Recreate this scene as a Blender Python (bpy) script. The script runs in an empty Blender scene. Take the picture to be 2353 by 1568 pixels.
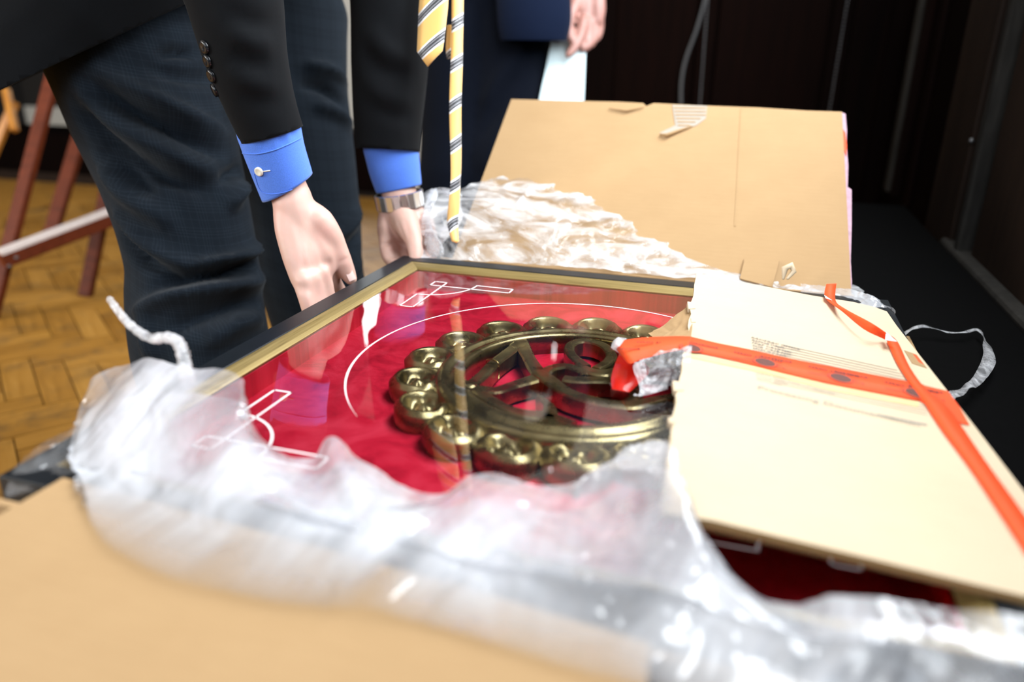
import bpy, bmesh, math, random
import numpy as np
from mathutils import Vector, Matrix, noise
from mathutils.bvhtree import BVHTree

random.seed(7)
SC = bpy.context.scene
COL = SC.collection

# ------------------------------------------------------------------ camera
F = 1722.6
PITCH, YAW, ROLL = math.radians(20.845), math.radians(-17.41), math.radians(0.572)
CAM = np.array([0.1629, -0.7122, 0.81])
_c, _s = math.cos(YAW), math.sin(YAW)
_RM = np.array([[_c, _s, 0], [-_s, _c, 0], [0, 0, 1]])
FW = _RM @ np.array([0, math.cos(PITCH), -math.sin(PITCH)])
UP = _RM @ np.array([0, math.sin(PITCH), math.cos(PITCH)])
RT = _RM @ np.array([1.0, 0, 0])
CR, SR = math.cos(ROLL), math.sin(ROLL)
IR, IU = CR * RT + SR * UP, CR * UP - SR * RT


def ray(px, py):
    return FW + IR * (px - 1176.5) / F - IU * (py - 784) / F


def at(px, py, d):            # point at a depth along the view axis (metres)
    return CAM + d * ray(px, py)


def at_z(px, py, z):          # point on a level plane
    r = ray(px, py)
    return CAM + r * (z - CAM[2]) / r[2]


def at_plane(px, py, p0, n):  # point on any plane
    r = ray(px, py)
    n = np.array(n, float)
    return CAM + r * (n @ (np.array(p0) - CAM)) / (n @ r)


cd = bpy.data.cameras.new('camera')
co = bpy.data.objects.new('camera', cd)
COL.objects.link(co)
co.matrix_world = Matrix(((IR[0], IU[0], -FW[0], CAM[0]), (IR[1], IU[1], -FW[1], CAM[1]),
                          (IR[2], IU[2], -FW[2], CAM[2]), (0, 0, 0, 1)))
cd.sensor_width = 36
cd.lens = F / 2353 * 36
cd.clip_start = 0.02
cd.dof.use_dof = True
cd.dof.focus_distance = 0.93
cd.dof.aperture_fstop = 2.2
SC.camera = co

# ------------------------------------------------------------------ world, light, exposure
W = bpy.data.worlds.new('world')
SC.world = W
W.use_nodes = True
W.node_tree.nodes['Background'].inputs[0].default_value = (0.75, 0.87, 1.0, 1)
W.node_tree.nodes['Background'].inputs[1].default_value = 1.0


def area(name, loc, target, sx, sy, power, color=(1, 1, 1)):
    l = bpy.data.lights.new(name, 'AREA')
    l.shape = 'RECTANGLE'
    l.size, l.size_y = sx, sy
    l.energy = power
    l.color = color
    o = bpy.data.objects.new(name, l)
    COL.objects.link(o)
    o.location = loc
    d = Vector(target) - Vector(loc)
    o.rotation_euler = d.to_track_quat('-Z', 'Y').to_euler()
    return o


area('daylight_window_right', (0.66, 0.62, 1.85), (-0.34, 0.62, 1.35), 2.1, 1.5, 70, (0.93, 0.97, 1.0))
area('daylight_window_front', (-0.5, -2.85, 1.9), (-0.4, 0.2, 0.9), 3.0, 1.8, 30, (0.95, 0.98, 1.0))
area('daylight_window_left', (-5.2, -2.85, 1.9), (-3.0, 2.0, 0.3), 2.4, 1.8, 150, (1.0, 0.97, 0.9))

SC.view_settings.view_transform = 'Standard'
SC.view_settings.look = 'None'
SC.view_settings.gamma = 1
SC.view_settings.use_curve_mapping = False
SC.view_settings.exposure = 0.9
SC.cycles.use_denoising = True
SC.cycles.max_bounces = 12
SC.cycles.transparent_max_bounces = 24
SC.cycles.caustics_reflective = False
SC.cycles.caustics_refractive = False
SC.cycles.sample_clamp_indirect = 6


# ------------------------------------------------------------------ materials
class NT:
    def __init__(self, name):
        self.m = bpy.data.materials.new(name)
        self.m.use_nodes = True
        self.t = self.m.node_tree
        self.t.nodes.clear()
        self.out = self.n('ShaderNodeOutputMaterial')

    def n(self, typ, **kw):
        nd = self.t.nodes.new(typ)
        for k, v in kw.items():
            setattr(nd, k, v)
        return nd

    def link(self, a, b):
        self.t.links.new(a, b)

    def setin(self, nd, key, v):
        s = nd.inputs[key]
        if hasattr(v, 'is_output'):
            self.link(v, s)
        else:
            s.default_value = v if not (isinstance(v, tuple) and len(v) == 3 and s.type == 'RGBA') else (*v, 1)

    def math(self, op, a, b=0.0, c=None):
        nd = self.n('ShaderNodeMath', operation=op)
        self.setin(nd, 0, a)
        self.setin(nd, 1, b)
        if c is not None:
            self.setin(nd, 2, c)
        return nd.outputs[0]

    def coord(self, kind='Object'):
        return self.n('ShaderNodeTexCoord').outputs[kind]

    def mapping(self, vec, scale=(1, 1, 1), rot=(0, 0, 0)):
        nd = self.n('ShaderNodeMapping')
        self.link(vec, nd.inputs['Vector'])
        nd.inputs['Scale'].default_value = scale
        nd.inputs['Rotation'].default_value = rot
        return nd.outputs[0]

    def noise(self, vec, scale, detail=3, rough=0.55, dist=0.0):
        nd = self.n('ShaderNodeTexNoise')
        self.link(vec, nd.inputs['Vector'])
        nd.inputs['Scale'].default_value = scale
        nd.inputs['Detail'].default_value = detail
        nd.inputs['Roughness'].default_value = rough
        nd.inputs['Distortion'].default_value = dist
        return nd.outputs[0]

    def ramp(self, fac, stops, interp='LINEAR'):
        nd = self.n('ShaderNodeValToRGB')
        nd.color_ramp.interpolation = interp
        el = nd.color_ramp.elements
        while len(el) < len(stops):
            el.new(0.5)
        for e, (p, c) in zip(el, stops):
            e.position = p
            e.color = (*c, 1) if len(c) == 3 else c
        self.link(fac, nd.inputs[0])
        return nd.outputs[0]

    def mix(self, fac, a, b, mode='MIX'):
        nd = self.n('ShaderNodeMix', data_type='RGBA', blend_type=mode)
        self.setin(nd, 0, fac)
        self.setin(nd, 6, a)
        self.setin(nd, 7, b)
        return nd.outputs[2]

    def bump(self, h, strength=0.3, dist=0.002):
        nd = self.n('ShaderNodeBump')
        nd.inputs['Strength'].default_value = strength
        nd.inputs['Distance'].default_value = dist
        self.link(h, nd.inputs['Height'])
        return nd.outputs[0]

    def pbr(self, base, rough=0.5, metal=0.0, normal=None, **kw):
        nd = self.n('ShaderNodeBsdfPrincipled')
        self.setin(nd, 'Base Color', base)
        self.setin(nd, 'Roughness', rough)
        self.setin(nd, 'Metallic', metal)
        if normal is not None:
            self.link(normal, nd.inputs['Normal'])
        for k, v in kw.items():
            self.setin(nd, k.replace('_', ' '), v)
        return nd.outputs[0]

    def done(self, sh):
        self.link(sh, self.out.inputs['Surface'])
        return self.m


def mat_plain(name, col, rough=0.5, metal=0.0, var=0.15, scale=40, **kw):
    t = NT(name)
    f = t.noise(t.coord(), scale)
    c = t.mix(f, tuple(x * (1 - var) for x in col), tuple(min(1, x * (1 + var)) for x in col))
    return t.done(t.pbr(c, rough, metal, t.bump(f, 0.1, 0.001), **kw))


def mat_wood(name, dark, light, rough=0.45, scale=(3, 40, 40), bump=0.15, spec=0.5):
    t = NT(name)
    v = t.mapping(t.coord(), scale)
    f = t.noise(v, 1.0, 6, 0.6, 0.4)
    oi = t.n('ShaderNodeObjectInfo').outputs['Random']
    f2 = t.math('ADD', t.math('MULTIPLY', f, 0.75), t.math('MULTIPLY', oi, 0.25))
    c = t.ramp(f2, [(0.25, dark), (0.75, light)])
    return t.done(t.pbr(c, rough, 0, t.bump(f, bump, 0.001), Specular_IOR_Level=spec))


def mat_parquet():
    t = NT('parquet_oak')
    co_ = t.coord()
    f = t.noise(t.mapping(co_, (5, 60, 60)), 1.0, 6, 0.65, 0.5)
    oi = t.n('ShaderNodeObjectInfo').outputs['Random']
    f2 = t.math('ADD', t.math('MULTIPLY', f, 0.72), t.math('MULTIPLY', oi, 0.28))
    c = t.ramp(f2, [(0.2, (0.20, 0.085, 0.012)), (0.5, (0.40, 0.19, 0.03)), (0.8, (0.55, 0.29, 0.065))])
    g = t.n('ShaderNodeNewGeometry').outputs['Position']
    wear = t.ramp(t.noise(t.mapping(g, (9, 9, 9)), 1.0, 5, 0.7), [(0.50, (0, 0, 0)), (0.68, (1, 1, 1))])
    wearf = t.math('MULTIPLY', wear, 0.55)
    c = t.mix(wearf, c, (0.09, 0.06, 0.03))
    return t.done(t.pbr(c, t.math('ADD', t.math('MULTIPLY', f, 0.2), 0.3), 0, t.bump(f, 0.15, 0.001)))


def mat_fabric(name, col, line=None, rough=0.9, sheen=0.25, plaid=0.0):
    t = NT(name)
    co_ = t.coord('UV') if plaid else t.coord()
    w = t.noise(t.coord(), 900, 2)
    c = t.mix(w, tuple(x * 0.7 for x in col), tuple(x * 1.3 for x in col))
    if plaid:
        sep = t.n('ShaderNodeSeparateXYZ')
        t.link(co_, sep.inputs[0])
        acc = None
        for k in (0, 1):
            a = t.math('FRACT', t.math('MULTIPLY', sep.outputs[k], 30.0))       # windows of about 4 cm
            band = t.math('LESS_THAN', a, 0.42)
            fine = t.math('LESS_THAN', t.math('FRACT', t.math('MULTIPLY', sep.outputs[k], 30.0 * 8)), 0.45)
            hair = t.math('LESS_THAN', t.math('ABSOLUTE', t.math('SUBTRACT', a, 0.72)), 0.018)
            v = t.math('ADD', t.math('MULTIPLY', band, fine), hair)
            acc = v if acc is None else t.math('ADD', acc, v)
        c = t.mix(t.math('MULTIPLY', acc, plaid), c, line)
    return t.done(t.pbr(c, rough, 0, t.bump(w, 0.12, 0.0006), Sheen_Weight=sheen, Sheen_Roughness=0.5,
                        Specular_IOR_Level=0.07))


def mat_skin(name, a, b):
    t = NT(name)
    co_ = t.coord()
    f = t.noise(co_, 22, 4, 0.6)
    c = t.mix(t.ramp(f, [(0.35, (0, 0, 0)), (0.7, (1, 1, 1))]), a, b)
    h = t.noise(t.mapping(co_, (1, 1, 0.5)), 260, 3)
    return t.done(t.pbr(c, 0.48, 0, t.bump(h, 0.12, 0.001), Subsurface_Weight=0.15,
                        Subsurface_Radius=(0.012, 0.004, 0.002), Subsurface_Scale=0.4))


def mat_film(name, haze=0.3, spread=0.25, tint=(0.93, 0.94, 0.97), rough=0.2, bump=0.25, scale=30, gloss=0.6, stretch=(1, 0.3, 1), thin_edge=False):
    """Crumpled clear polythene: a clear sheet with a milky share and a glossy skin."""
    t = NT(name)
    co_ = t.coord()
    n1 = t.noise(co_, scale, 3, 0.5, 1.0)
    n2 = t.noise(t.mapping(co_, stretch), scale * 0.6, 4, 0.6, 1.5)
    nrm = t.bump(t.math('ADD', n1, n2), bump, 0.02)
    clear = t.n('ShaderNodeBsdfTransparent')
    clear.inputs[0].default_value = (0.98, 0.98, 0.985, 1)
    dif = t.n('ShaderNodeBsdfDiffuse')
    dif.inputs[0].default_value = (*tint, 1)
    t.link(nrm, dif.inputs['Normal'])
    tr = t.n('ShaderNodeBsdfTranslucent')
    tr.inputs[0].default_value = (*tint, 1)
    milk = t.n('ShaderNodeMixShader')
    milk.inputs[0].default_value = 0.3
    t.link(dif.outputs[0], milk.inputs[1])
    t.link(tr.outputs[0], milk.inputs[2])
    hz = t.ramp(n2, [(0.36, (max(0, haze - spread),) * 3), (0.68, (min(1, haze + spread),) * 3)])
    if thin_edge:                      # a single, clearer layer towards the free hem
        at_ = t.n('ShaderNodeAttribute', attribute_name='layers')
        hz = t.math('MULTIPLY', hz, at_.outputs['Fac'])
    body = t.n('ShaderNodeMixShader')
    t.link(hz, body.inputs[0])
    t.link(clear.outputs[0], body.inputs[1])
    t.link(milk.outputs[0], body.inputs[2])
    gl = t.n('ShaderNodeBsdfGlossy')
    gl.inputs['Roughness'].default_value = rough
    t.link(nrm, gl.inputs['Normal'])
    fr = t.n('ShaderNodeLayerWeight')
    fr.inputs[0].default_value = 0.5
    t.link(nrm, fr.inputs['Normal'])
    schlick = t.math('MULTIPLY_ADD', t.math('POWER', fr.outputs['Facing'], 4.0), 0.75, 0.09)
    top = t.n('ShaderNodeMixShader')
    t.link(t.math('MULTIPLY', schlick, gloss), top.inputs[0])
    t.link(body.outputs[0], top.inputs[1])
    t.link(gl.outputs[0], top.inputs[2])
    return t.done(top.outputs[0])


def mat_glass(name, ior=1.62):
    t = NT(name)
    cl = t.n('ShaderNodeBsdfTransparent')
    cl.inputs[0].default_value = (0.97, 0.98, 0.98, 1)
    gl = t.n('ShaderNodeBsdfGlossy')
    gl.inputs['Roughness'].default_value = 0.0
    fr = t.n('ShaderNodeFresnel')
    fr.inputs[0].default_value = ior
    mx = t.n('ShaderNodeMixShader')
    t.link(fr.outputs[0], mx.inputs[0])
    t.link(cl.outputs[0], mx.inputs[1])
    t.link(gl.outputs[0], mx.inputs[2])
    return t.done(mx.outputs[0])


def mat_clear(name):
    t = NT(name)
    cl = t.n('ShaderNodeBsdfTransparent')
    return t.done(cl.outputs[0])


def mat_emit(name, col, power):
    t = NT(name)
    e = t.n('ShaderNodeEmission')
    e.inputs[0].default_value = (*col, 1)
    e.inputs[1].default_value = power
    return t.done(e.outputs[0])


def mat_cardboard(name, a, b, stripe=0.5):
    t = NT(name)
    co_ = t.coord()
    f = t.noise(co_, 14, 4, 0.6)
    g = t.noise(t.mapping(co_, (30, 260, 60)), 1.0, 3, 0.7)
    sep = t.n('ShaderNodeSeparateXYZ')
    t.link(co_, sep.inputs[0])
    flute = t.math('SINE', t.math('MULTIPLY', sep.outputs[1], 2 * math.pi / 0.0072))
    c = t.mix(t.math('ADD', t.math('MULTIPLY', f, 0.6), t.math('MULTIPLY', g, 0.4)), a, b)
    c = t.mix(t.math('MULTIPLY_ADD', flute, 0.03 * stripe, 0.03 * stripe), c, tuple(x * 0.6 for x in a))
    return t.done(t.pbr(c, 0.8, 0, t.bump(g, 0.12, 0.0006), Specular_IOR_Level=0.2))


def mat_velvet():
    t = NT('crushed_red_velvet')
    co_ = t.coord()
    f = t.noise(t.mapping(co_, (1, 1, 0)), 16, 6, 0.66, 0.8)
    c = t.ramp(f, [(0.34, (0.50, 0.006, 0.028)), (0.5, (0.80, 0.016, 0.052)), (0.66, (0.95, 0.045, 0.095))])
    h = t.noise(co_, 700, 2)
    return t.done(t.pbr(c, 0.9, 0, t.bump(h, 0.3, 0.001), Sheen_Weight=0.35, Sheen_Roughness=0.35,
                        Sheen_Tint=(1, 0.35, 0.42), Specular_IOR_Level=0.1))


def mat_brass():
    t = NT('aged_cast_brass')
    co_ = t.coord()
    f = t.noise(co_, 30, 4, 0.6)
    c = t.ramp(f, [(0.30, (0.15, 0.12, 0.06)), (0.55, (0.36, 0.295, 0.15)), (0.8, (0.54, 0.455, 0.25))])
    r = t.math('MULTIPLY_ADD', f, 0.2, 0.18)
    h = t.noise(co_, 150, 3)
    return t.done(t.pbr(c, r, 0.9, t.bump(h, 0.1, 0.002)))


def mat_gold(name, stretch):
    t = NT(name)
    f = t.noise(t.mapping(t.coord(), stretch), 1.0, 4, 0.7)
    c = t.ramp(f, [(0.30, (0.13, 0.09, 0.03)), (0.42, (0.26, 0.185, 0.062)), (0.7, (0.34, 0.25, 0.095))])
    return t.done(t.pbr(c, 0.42, 0.5, t.bump(f, 0.05, 0.001)))


def mat_tie():
    t = NT('striped_silk')
    uv = t.coord('UV')
    sep = t.n('ShaderNodeSeparateXYZ')
    t.link(uv, sep.inputs[0])
    ph = t.math('FRACT', t.math('MULTIPLY', t.math('ADD', sep.outputs[1], t.math('MULTIPLY', sep.outputs[0], 0.85)), 1 / 0.062))
    y = (0.80, 0.47, 0.13)
    k = (0.015, 0.016, 0.02)
    w = (0.8, 0.8, 0.82)
    c = t.ramp(ph, [(0.0, y), (0.60, w), (0.66, k), (0.70, (0.3, 0.3, 0.32)), (0.73, k), (0.80, (0.3, 0.3, 0.32)),
                    (0.83, k), (0.88, w), (0.94, y)], 'CONSTANT')
    h = t.math('SINE', t.math('MULTIPLY', t.math('SUBTRACT', sep.outputs[1], sep.outputs[0]), 3500))
    return t.done(t.pbr(c, 0.5, 0, t.bump(h, 0.1, 0.0005), Sheen_Weight=0.3))


M = {}
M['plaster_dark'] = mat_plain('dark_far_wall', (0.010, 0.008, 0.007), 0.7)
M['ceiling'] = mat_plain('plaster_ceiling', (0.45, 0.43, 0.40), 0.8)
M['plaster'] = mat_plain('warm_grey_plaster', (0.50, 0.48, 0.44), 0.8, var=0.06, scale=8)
M['white_paint'] = mat_plain('old_white_paint', (0.55, 0.54, 0.50), 0.5, var=0.08)
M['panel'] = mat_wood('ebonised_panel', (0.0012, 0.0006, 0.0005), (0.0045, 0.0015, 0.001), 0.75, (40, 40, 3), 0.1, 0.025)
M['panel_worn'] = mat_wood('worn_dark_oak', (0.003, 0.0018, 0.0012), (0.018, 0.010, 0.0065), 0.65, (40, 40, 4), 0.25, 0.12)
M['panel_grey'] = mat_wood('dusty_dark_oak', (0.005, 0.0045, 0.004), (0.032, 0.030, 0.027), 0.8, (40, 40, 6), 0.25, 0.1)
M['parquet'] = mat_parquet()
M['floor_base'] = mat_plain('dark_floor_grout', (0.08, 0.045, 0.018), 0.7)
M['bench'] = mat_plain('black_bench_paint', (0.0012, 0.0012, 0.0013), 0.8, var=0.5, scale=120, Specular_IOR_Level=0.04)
M['easel'] = mat_wood('mahogany', (0.050, 0.009, 0.0028), (0.150, 0.030, 0.010), 0.5, (4, 50, 50), 0.15, 0.15)
M['easel_lit'] = mat_plain('lit_easel_top', (0.72, 0.64, 0.62), 0.4)  # daylight on the crossbar's top, put into the colour
M['orange_wood'] = mat_wood('honey_wood', (0.35, 0.12, 0.015), (0.6, 0.26, 0.04), 0.35, (40, 40, 4))
M['trouser'] = mat_fabric('plaid_suit_wool', (0.0078, 0.0115, 0.0165), (0.017, 0.024, 0.033), plaid=0.28, sheen=0.05)
M['jacket'] = mat_fabric('dark_suit_wool', (0.0046, 0.0052, 0.0062), sheen=0.03)
M['navy'] = mat_fabric('navy_suit_wool', (0.0022, 0.0055, 0.018), sheen=0.04)
M['navy_trouser'] = mat_fabric('deep_navy_trouser_wool', (0.0014, 0.0026, 0.0065), sheen=0.03)
M['shirt'] = mat_fabric('blue_shirt_cotton', (0.085, 0.205, 0.72), rough=0.75, sheen=0.2)
M['skin'] = mat_skin('fair_skin', (0.54, 0.35, 0.285), (0.62, 0.36, 0.30))
M['skin2'] = mat_skin('ruddy_skin', (0.30, 0.145, 0.115), (0.36, 0.17, 0.14))
M['hair'] = mat_plain('brown_hair', (0.03, 0.016, 0.009), 0.6, var=0.4, scale=200)
M['shoe'] = mat_plain('black_leather', (0.006, 0.006, 0.007), 0.3)
M['button'] = mat_plain('pearl_button', (0.74, 0.72, 0.62), 0.25)
M['button_dark'] = mat_plain('black_horn_button', (0.008, 0.009, 0.011), 0.25)
M['steel'] = mat_plain('polished_steel', (0.95, 0.96, 0.95), 0.28, 1.0, var=0.1)
M['eye'] = mat_plain('eye_white', (0.7, 0.7, 0.68), 0.2)
M['iris'] = mat_plain('eye_iris', (0.05, 0.035, 0.02), 0.2)
M['tie'] = mat_tie()
M['frame_black'] = mat_plain('black_satin_lacquer', (0.0075, 0.0095, 0.012), 0.38, var=0.3, Specular_IOR_Level=0.2)
M['gold_x'] = mat_gold('brushed_gold_along_x', (9, 420, 420))
M['gold_y'] = mat_gold('brushed_gold_along_y', (420, 9, 420))
M['velvet'] = mat_velvet()
M['glass'] = mat_glass('picture_glass')
M['clear'] = mat_clear('glass_underside')
M['white_ink'] = mat_plain('white_line_ink', (0.86, 0.85, 0.85), 0.6, var=0.03)
M['brass'] = mat_brass()
M['wire'] = mat_plain('brass_wire', (0.62, 0.48, 0.2), 0.2, 1.0)
M['card'] = mat_cardboard('kraft_cardboard', (0.33, 0.205, 0.098), (0.42, 0.275, 0.140))
M['card_pale'] = mat_cardboard('pale_cardboard', (0.56, 0.44, 0.30), (0.66, 0.54, 0.385), 0.3)
M['card_edge'] = mat_cardboard('cut_cardboard_edge', (0.26, 0.17, 0.075), (0.42, 0.29, 0.14), 3.0)
M['pink_edge'] = mat_plain('pink_printed_edge', (0.46, 0.28, 0.35), 0.7, var=0.35, scale=90)
M['tape_red'] = mat_plain('orange_red_tape', (0.84, 0.085, 0.02), 0.6, var=0.06, scale=60, Specular_IOR_Level=0.2)
M['tape_dark'] = mat_plain('red_tape_underside', (0.50, 0.012, 0.006), 0.25, var=0.2, scale=80)
M['tape_ink'] = mat_plain('tape_print_ink', (0.09, 0.006, 0.004), 0.5)
M['tape_seal'] = mat_plain('tape_seal_ink', (0.10, 0.02, 0.012), 0.5, var=0.7, scale=500)
M['tape_back'] = mat_plain('white_tape_back', (0.85, 0.8, 0.8), 0.5)
M['form_ink'] = mat_plain('grey_form_ink', (0.12, 0.11, 0.11), 0.7)
M['form_ink_pale'] = mat_plain('pale_form_ink', (0.33, 0.29, 0.24), 0.7)
M['film'] = mat_film('clear_film', 0.55, 0.34, tint=(0.74, 0.755, 0.80), bump=0.35, scale=10, rough=0.15, gloss=1.0, thin_edge=True)
M['film_fold'] = mat_film('clear_film_folded', 0.55, 0.34, tint=(0.74, 0.755, 0.80), bump=0.35, scale=10, rough=0.15, gloss=1.0)
M['film_far'] = mat_film('clear_film_crumpled', 0.48, 0.45, tint=(0.84, 0.84, 0.85), bump=0.35, scale=26, rough=0.16, stretch=(0.5, 1.0, 1.0))
M['film_clear'] = mat_film('clear_film_flat', 0.10, 0.12, gloss=0.9)
M['film_strip'] = mat_film('clear_film_twisted', 0.45, 0.3, scale=70)
M['envelope'] = mat_plain('pale_blue_paper', (0.66, 0.80, 0.84), 0.6, var=0.08)
M['chain'] = mat_plain('dull_chain_metal', (0.12, 0.12, 0.125), 0.4, 0.8)
M['cord'] = mat_plain('grey_cord', (0.045, 0.045, 0.047), 0.6)
M['sky_glow'] = mat_emit('bright_overcast_sky', (0.95, 0.98, 1.0), 7.0)
M['gilt'] = mat_plain('gilt_metal', (0.8, 0.45, 0.08), 0.25, 1.0)


# ------------------------------------------------------------------ geometry helpers
def mesh(name, V, Fc, mat=None, parent=None, smooth=False, uv=None):
    me = bpy.data.meshes.new(name)
    me.from_pydata([tuple(map(float, v)) for v in V], [], [tuple(int(i) for i in f) for f in Fc])
    mats = mat if isinstance(mat, (list, tuple)) else [mat]
    for m in mats:
        if m:
            me.materials.append(m)
    if smooth:
        me.polygons.foreach_set('use_smooth', [True] * len(me.polygons))
    if uv is not None:
        l = me.uv_layers.new(name='UVMap')
        idx = np.empty(len(me.loops), int)
        me.loops.foreach_get('vertex_index', idx)
        l.data.foreach_set('uv', np.asarray(uv, float)[idx].ravel())
    me.update()
    o = bpy.data.objects.new(name, me)
    COL.objects.link(o)
    if parent:
        o.parent = parent
    return o


def recalc(o):
    bm = bmesh.new()
    bm.from_mesh(o.data)
    bmesh.ops.recalc_face_normals(bm, faces=bm.faces)
    bm.to_mesh(o.data)
    bm.free()
    return o


def tag(o, label=None, cat=None, group=None, kind=None):
    if label:
        o['label'] = label
    if cat:
        o['category'] = cat
    if group:
        o['group'] = group
    if kind:
        o['kind'] = kind
    return o


def empty(name, loc=(0, 0, 0)):
    """Root of a thing: an Empty at its base; children keep world coordinates."""
    o = bpy.data.objects.new(name, None)
    COL.objects.link(o)
    o.location = loc
    o.empty_display_size = 0.05
    return o


def adopt(root):
    """Children were built in world coordinates: cancel the root's offset."""
    inv = Matrix.Translation(-root.location)
    for c in root.children:
        c.matrix_parent_inverse = inv


BOXF = [(0, 3, 2, 1), (4, 5, 6, 7), (0, 1, 5, 4), (1, 2, 6, 5), (2, 3, 7, 6), (3, 0, 4, 7)]


def box_v(x0, x1, y0, y1, z0, z1):
    return [(x0, y0, z0), (x1, y0, z0), (x1, y1, z0), (x0, y1, z0), (x0, y0, z1), (x1, y0, z1), (x1, y1, z1), (x0, y1, z1)]


def bevel(o, w, seg=2):
    bm = bmesh.new()
    bm.from_mesh(o.data)
    bmesh.ops.bevel(bm, geom=list(bm.edges), offset=w, segments=seg, affect='EDGES', profile=0.5)
    bm.to_mesh(o.data)
    bm.free()
    return o


def box(name, x0, x1, y0, y1, z0, z1, mat, parent=None, bev=0.0):
    o = mesh(name, box_v(x0, x1, y0, y1, z0, z1), BOXF, mat, parent)
    return bevel(o, bev) if bev else o


def slab(name, pts, n, thick, mats, parent=None, edge_mat=False):
    """A flat board from an outline of 3-D points, thickened along -n."""
    k = len(pts)
    n = np.array(n, float)
    n /= np.linalg.norm(n)
    T = [np.array(p) for p in pts]
    B = [p - n * thick for p in T]
    Fc = [tuple(range(k)), tuple(range(2 * k - 1, k - 1, -1))]
    Fc += [(i, i + k, (i + 1) % k + k, (i + 1) % k) for i in range(k)]
    o = mesh(name, T + B, Fc, mats, parent)
    if edge_mat:
        for p in o.data.polygons:
            if p.index >= 2:
                p.material_index = 1
    return recalc(o)


def catmull(P, n):
    P = np.array(P, float)
    out = []
    k = len(P)
    for i in range(k - 1):
        p0, p1, p2, p3 = P[max(i - 1, 0)], P[i], P[i + 1], P[min(i + 2, k - 1)]
        for j in range(n):
            t = j / n
            out.append(0.5 * (2 * p1 + (p2 - p0) * t + (2 * p0 - 5 * p1 + 4 * p2 - p3) * t * t + (3 * p1 - p0 - 3 * p2 + p3) * t ** 3))
    out.append(P[-1])
    return np.array(out)


def tube_geo(P, R, seg=16, ratio=1.0, up=(0, 1, 0), cap=True):
    """Tapered tube with rounded ends; ratio stretches it along `up`."""
    P = np.array(P, float)
    R = np.array(R, float) if np.ndim(R) else np.full(len(P), R)
    T = np.gradient(P, axis=0)
    T /= np.linalg.norm(T, axis=1)[:, None] + 1e-12
    if cap:
        pre, post = [], []
        for a in (80, 55, 28):
            a = math.radians(a)
            pre.append((P[0] - T[0] * R[0] * math.sin(a), R[0] * math.cos(a), T[0]))
            post.append((P[-1] + T[-1] * R[-1] * math.sin(a), R[-1] * math.cos(a), T[-1]))
        rows = pre + list(zip(P, R, T)) + post[::-1]
    else:
        rows = list(zip(P, R, T))
    V, Fc = [], []
    ratio = np.array(ratio, float) if np.ndim(ratio) else None if ratio == 1.0 else ratio
    u = np.array(up, float)
    for p, r, t in rows:
        a = u - t * (u @ t)
        if np.linalg.norm(a) < 1e-4:
            a = np.array([1.0, 0.3, 0.2]) - t * (np.array([1.0, 0.3, 0.2]) @ t)
        a /= np.linalg.norm(a)
        b = np.cross(t, a)
        k = 1.0 if ratio is None else float(ratio)
        for i in range(seg):
            th = 2 * math.pi * i / seg
            V.append(p + r * (a * math.cos(th) * k + b * math.sin(th)))
    for j in range(len(rows) - 1):
        for i in range(seg):
            i2 = (i + 1) % seg
            Fc.append((j * seg + i, j * seg + i2, (j + 1) * seg + i2, (j + 1) * seg + i))
    Fc.append(tuple(range(seg - 1, -1, -1)))
    e = (len(rows) - 1) * seg
    Fc.append(tuple(e + i for i in range(seg)))
    return V, Fc


def tube(name, P, R, mat, parent=None, seg=12, **kw):
    V, Fc = tube_geo(P, R, seg, **kw)
    return recalc(mesh(name, V, Fc, mat, parent, True))


def ball_geo(c, r, seg=16):
    """Ellipsoid; r may be a triple."""
    r = np.array(r, float) * np.ones(3)
    V, Fc = [], []
    rows = seg // 2
    for j in range(1, rows):
        ph = math.pi * j / rows
        for i in range(seg):
            th = 2 * math.pi * i / seg
            V.append(np.array(c) + r * np.array([math.sin(ph) * math.cos(th), math.sin(ph) * math.sin(th), math.cos(ph)]))
    for j in range(rows - 2):
        for i in range(seg):
            Fc.append((j * seg + i, (j + 1) * seg + i, (j + 1) * seg + (i + 1) % seg, j * seg + (i + 1) % seg))
    V += [np.array(c) + r * np.array([0, 0, 1.0]), np.array(c) - r * np.array([0, 0, 1.0])]
    k = len(V) - 2
    for i in range(seg):
        Fc.append((k, i, (i + 1) % seg))
        Fc.append((k + 1, (rows - 2) * seg + (i + 1) % seg, (rows - 2) * seg + i))
    return V, Fc


def join(geos):
    V, Fc = [], []
    for v, f in geos:
        o = len(V)
        V += list(v)
        Fc += [tuple(i + o for i in q) for q in f]
    return V, Fc


def blob(name, geos, voxel, mat, parent=None, smooth=6, cut=None):
    """Fuse closed solids into one continuous skin (voxel remesh + smoothing)."""
    V, Fc = join(geos)
    o = recalc(mesh(name + '_tmp', V, Fc))
    m = o.modifiers.new('r', 'REMESH')
    m.mode = 'VOXEL'
    m.voxel_size = voxel
    s = o.modifiers.new('s', 'SMOOTH')
    s.iterations = smooth
    s.factor = 0.5
    dg = bpy.context.evaluated_depsgraph_get()
    me = bpy.data.meshes.new_from_object(o.evaluated_get(dg))
    me.name = name
    bpy.data.objects.remove(o)
    if cut:                                   # list of (point, normal): drop what lies on the normal's side
        bm = bmesh.new()
        bm.from_mesh(me)
        for p, n in cut:
            bmesh.ops.bisect_plane(bm, geom=list(bm.verts) + list(bm.edges) + list(bm.faces), plane_co=p, plane_no=n,
                                   clear_outer=True)
        bm.to_mesh(me)
        bm.free()
    me.materials.clear()
    me.materials.append(mat)
    me.polygons.foreach_set('use_smooth', [True] * len(me.polygons))
    r = bpy.data.objects.new(name, me)
    COL.objects.link(r)
    if parent:
        r.parent = parent
    return r


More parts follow.
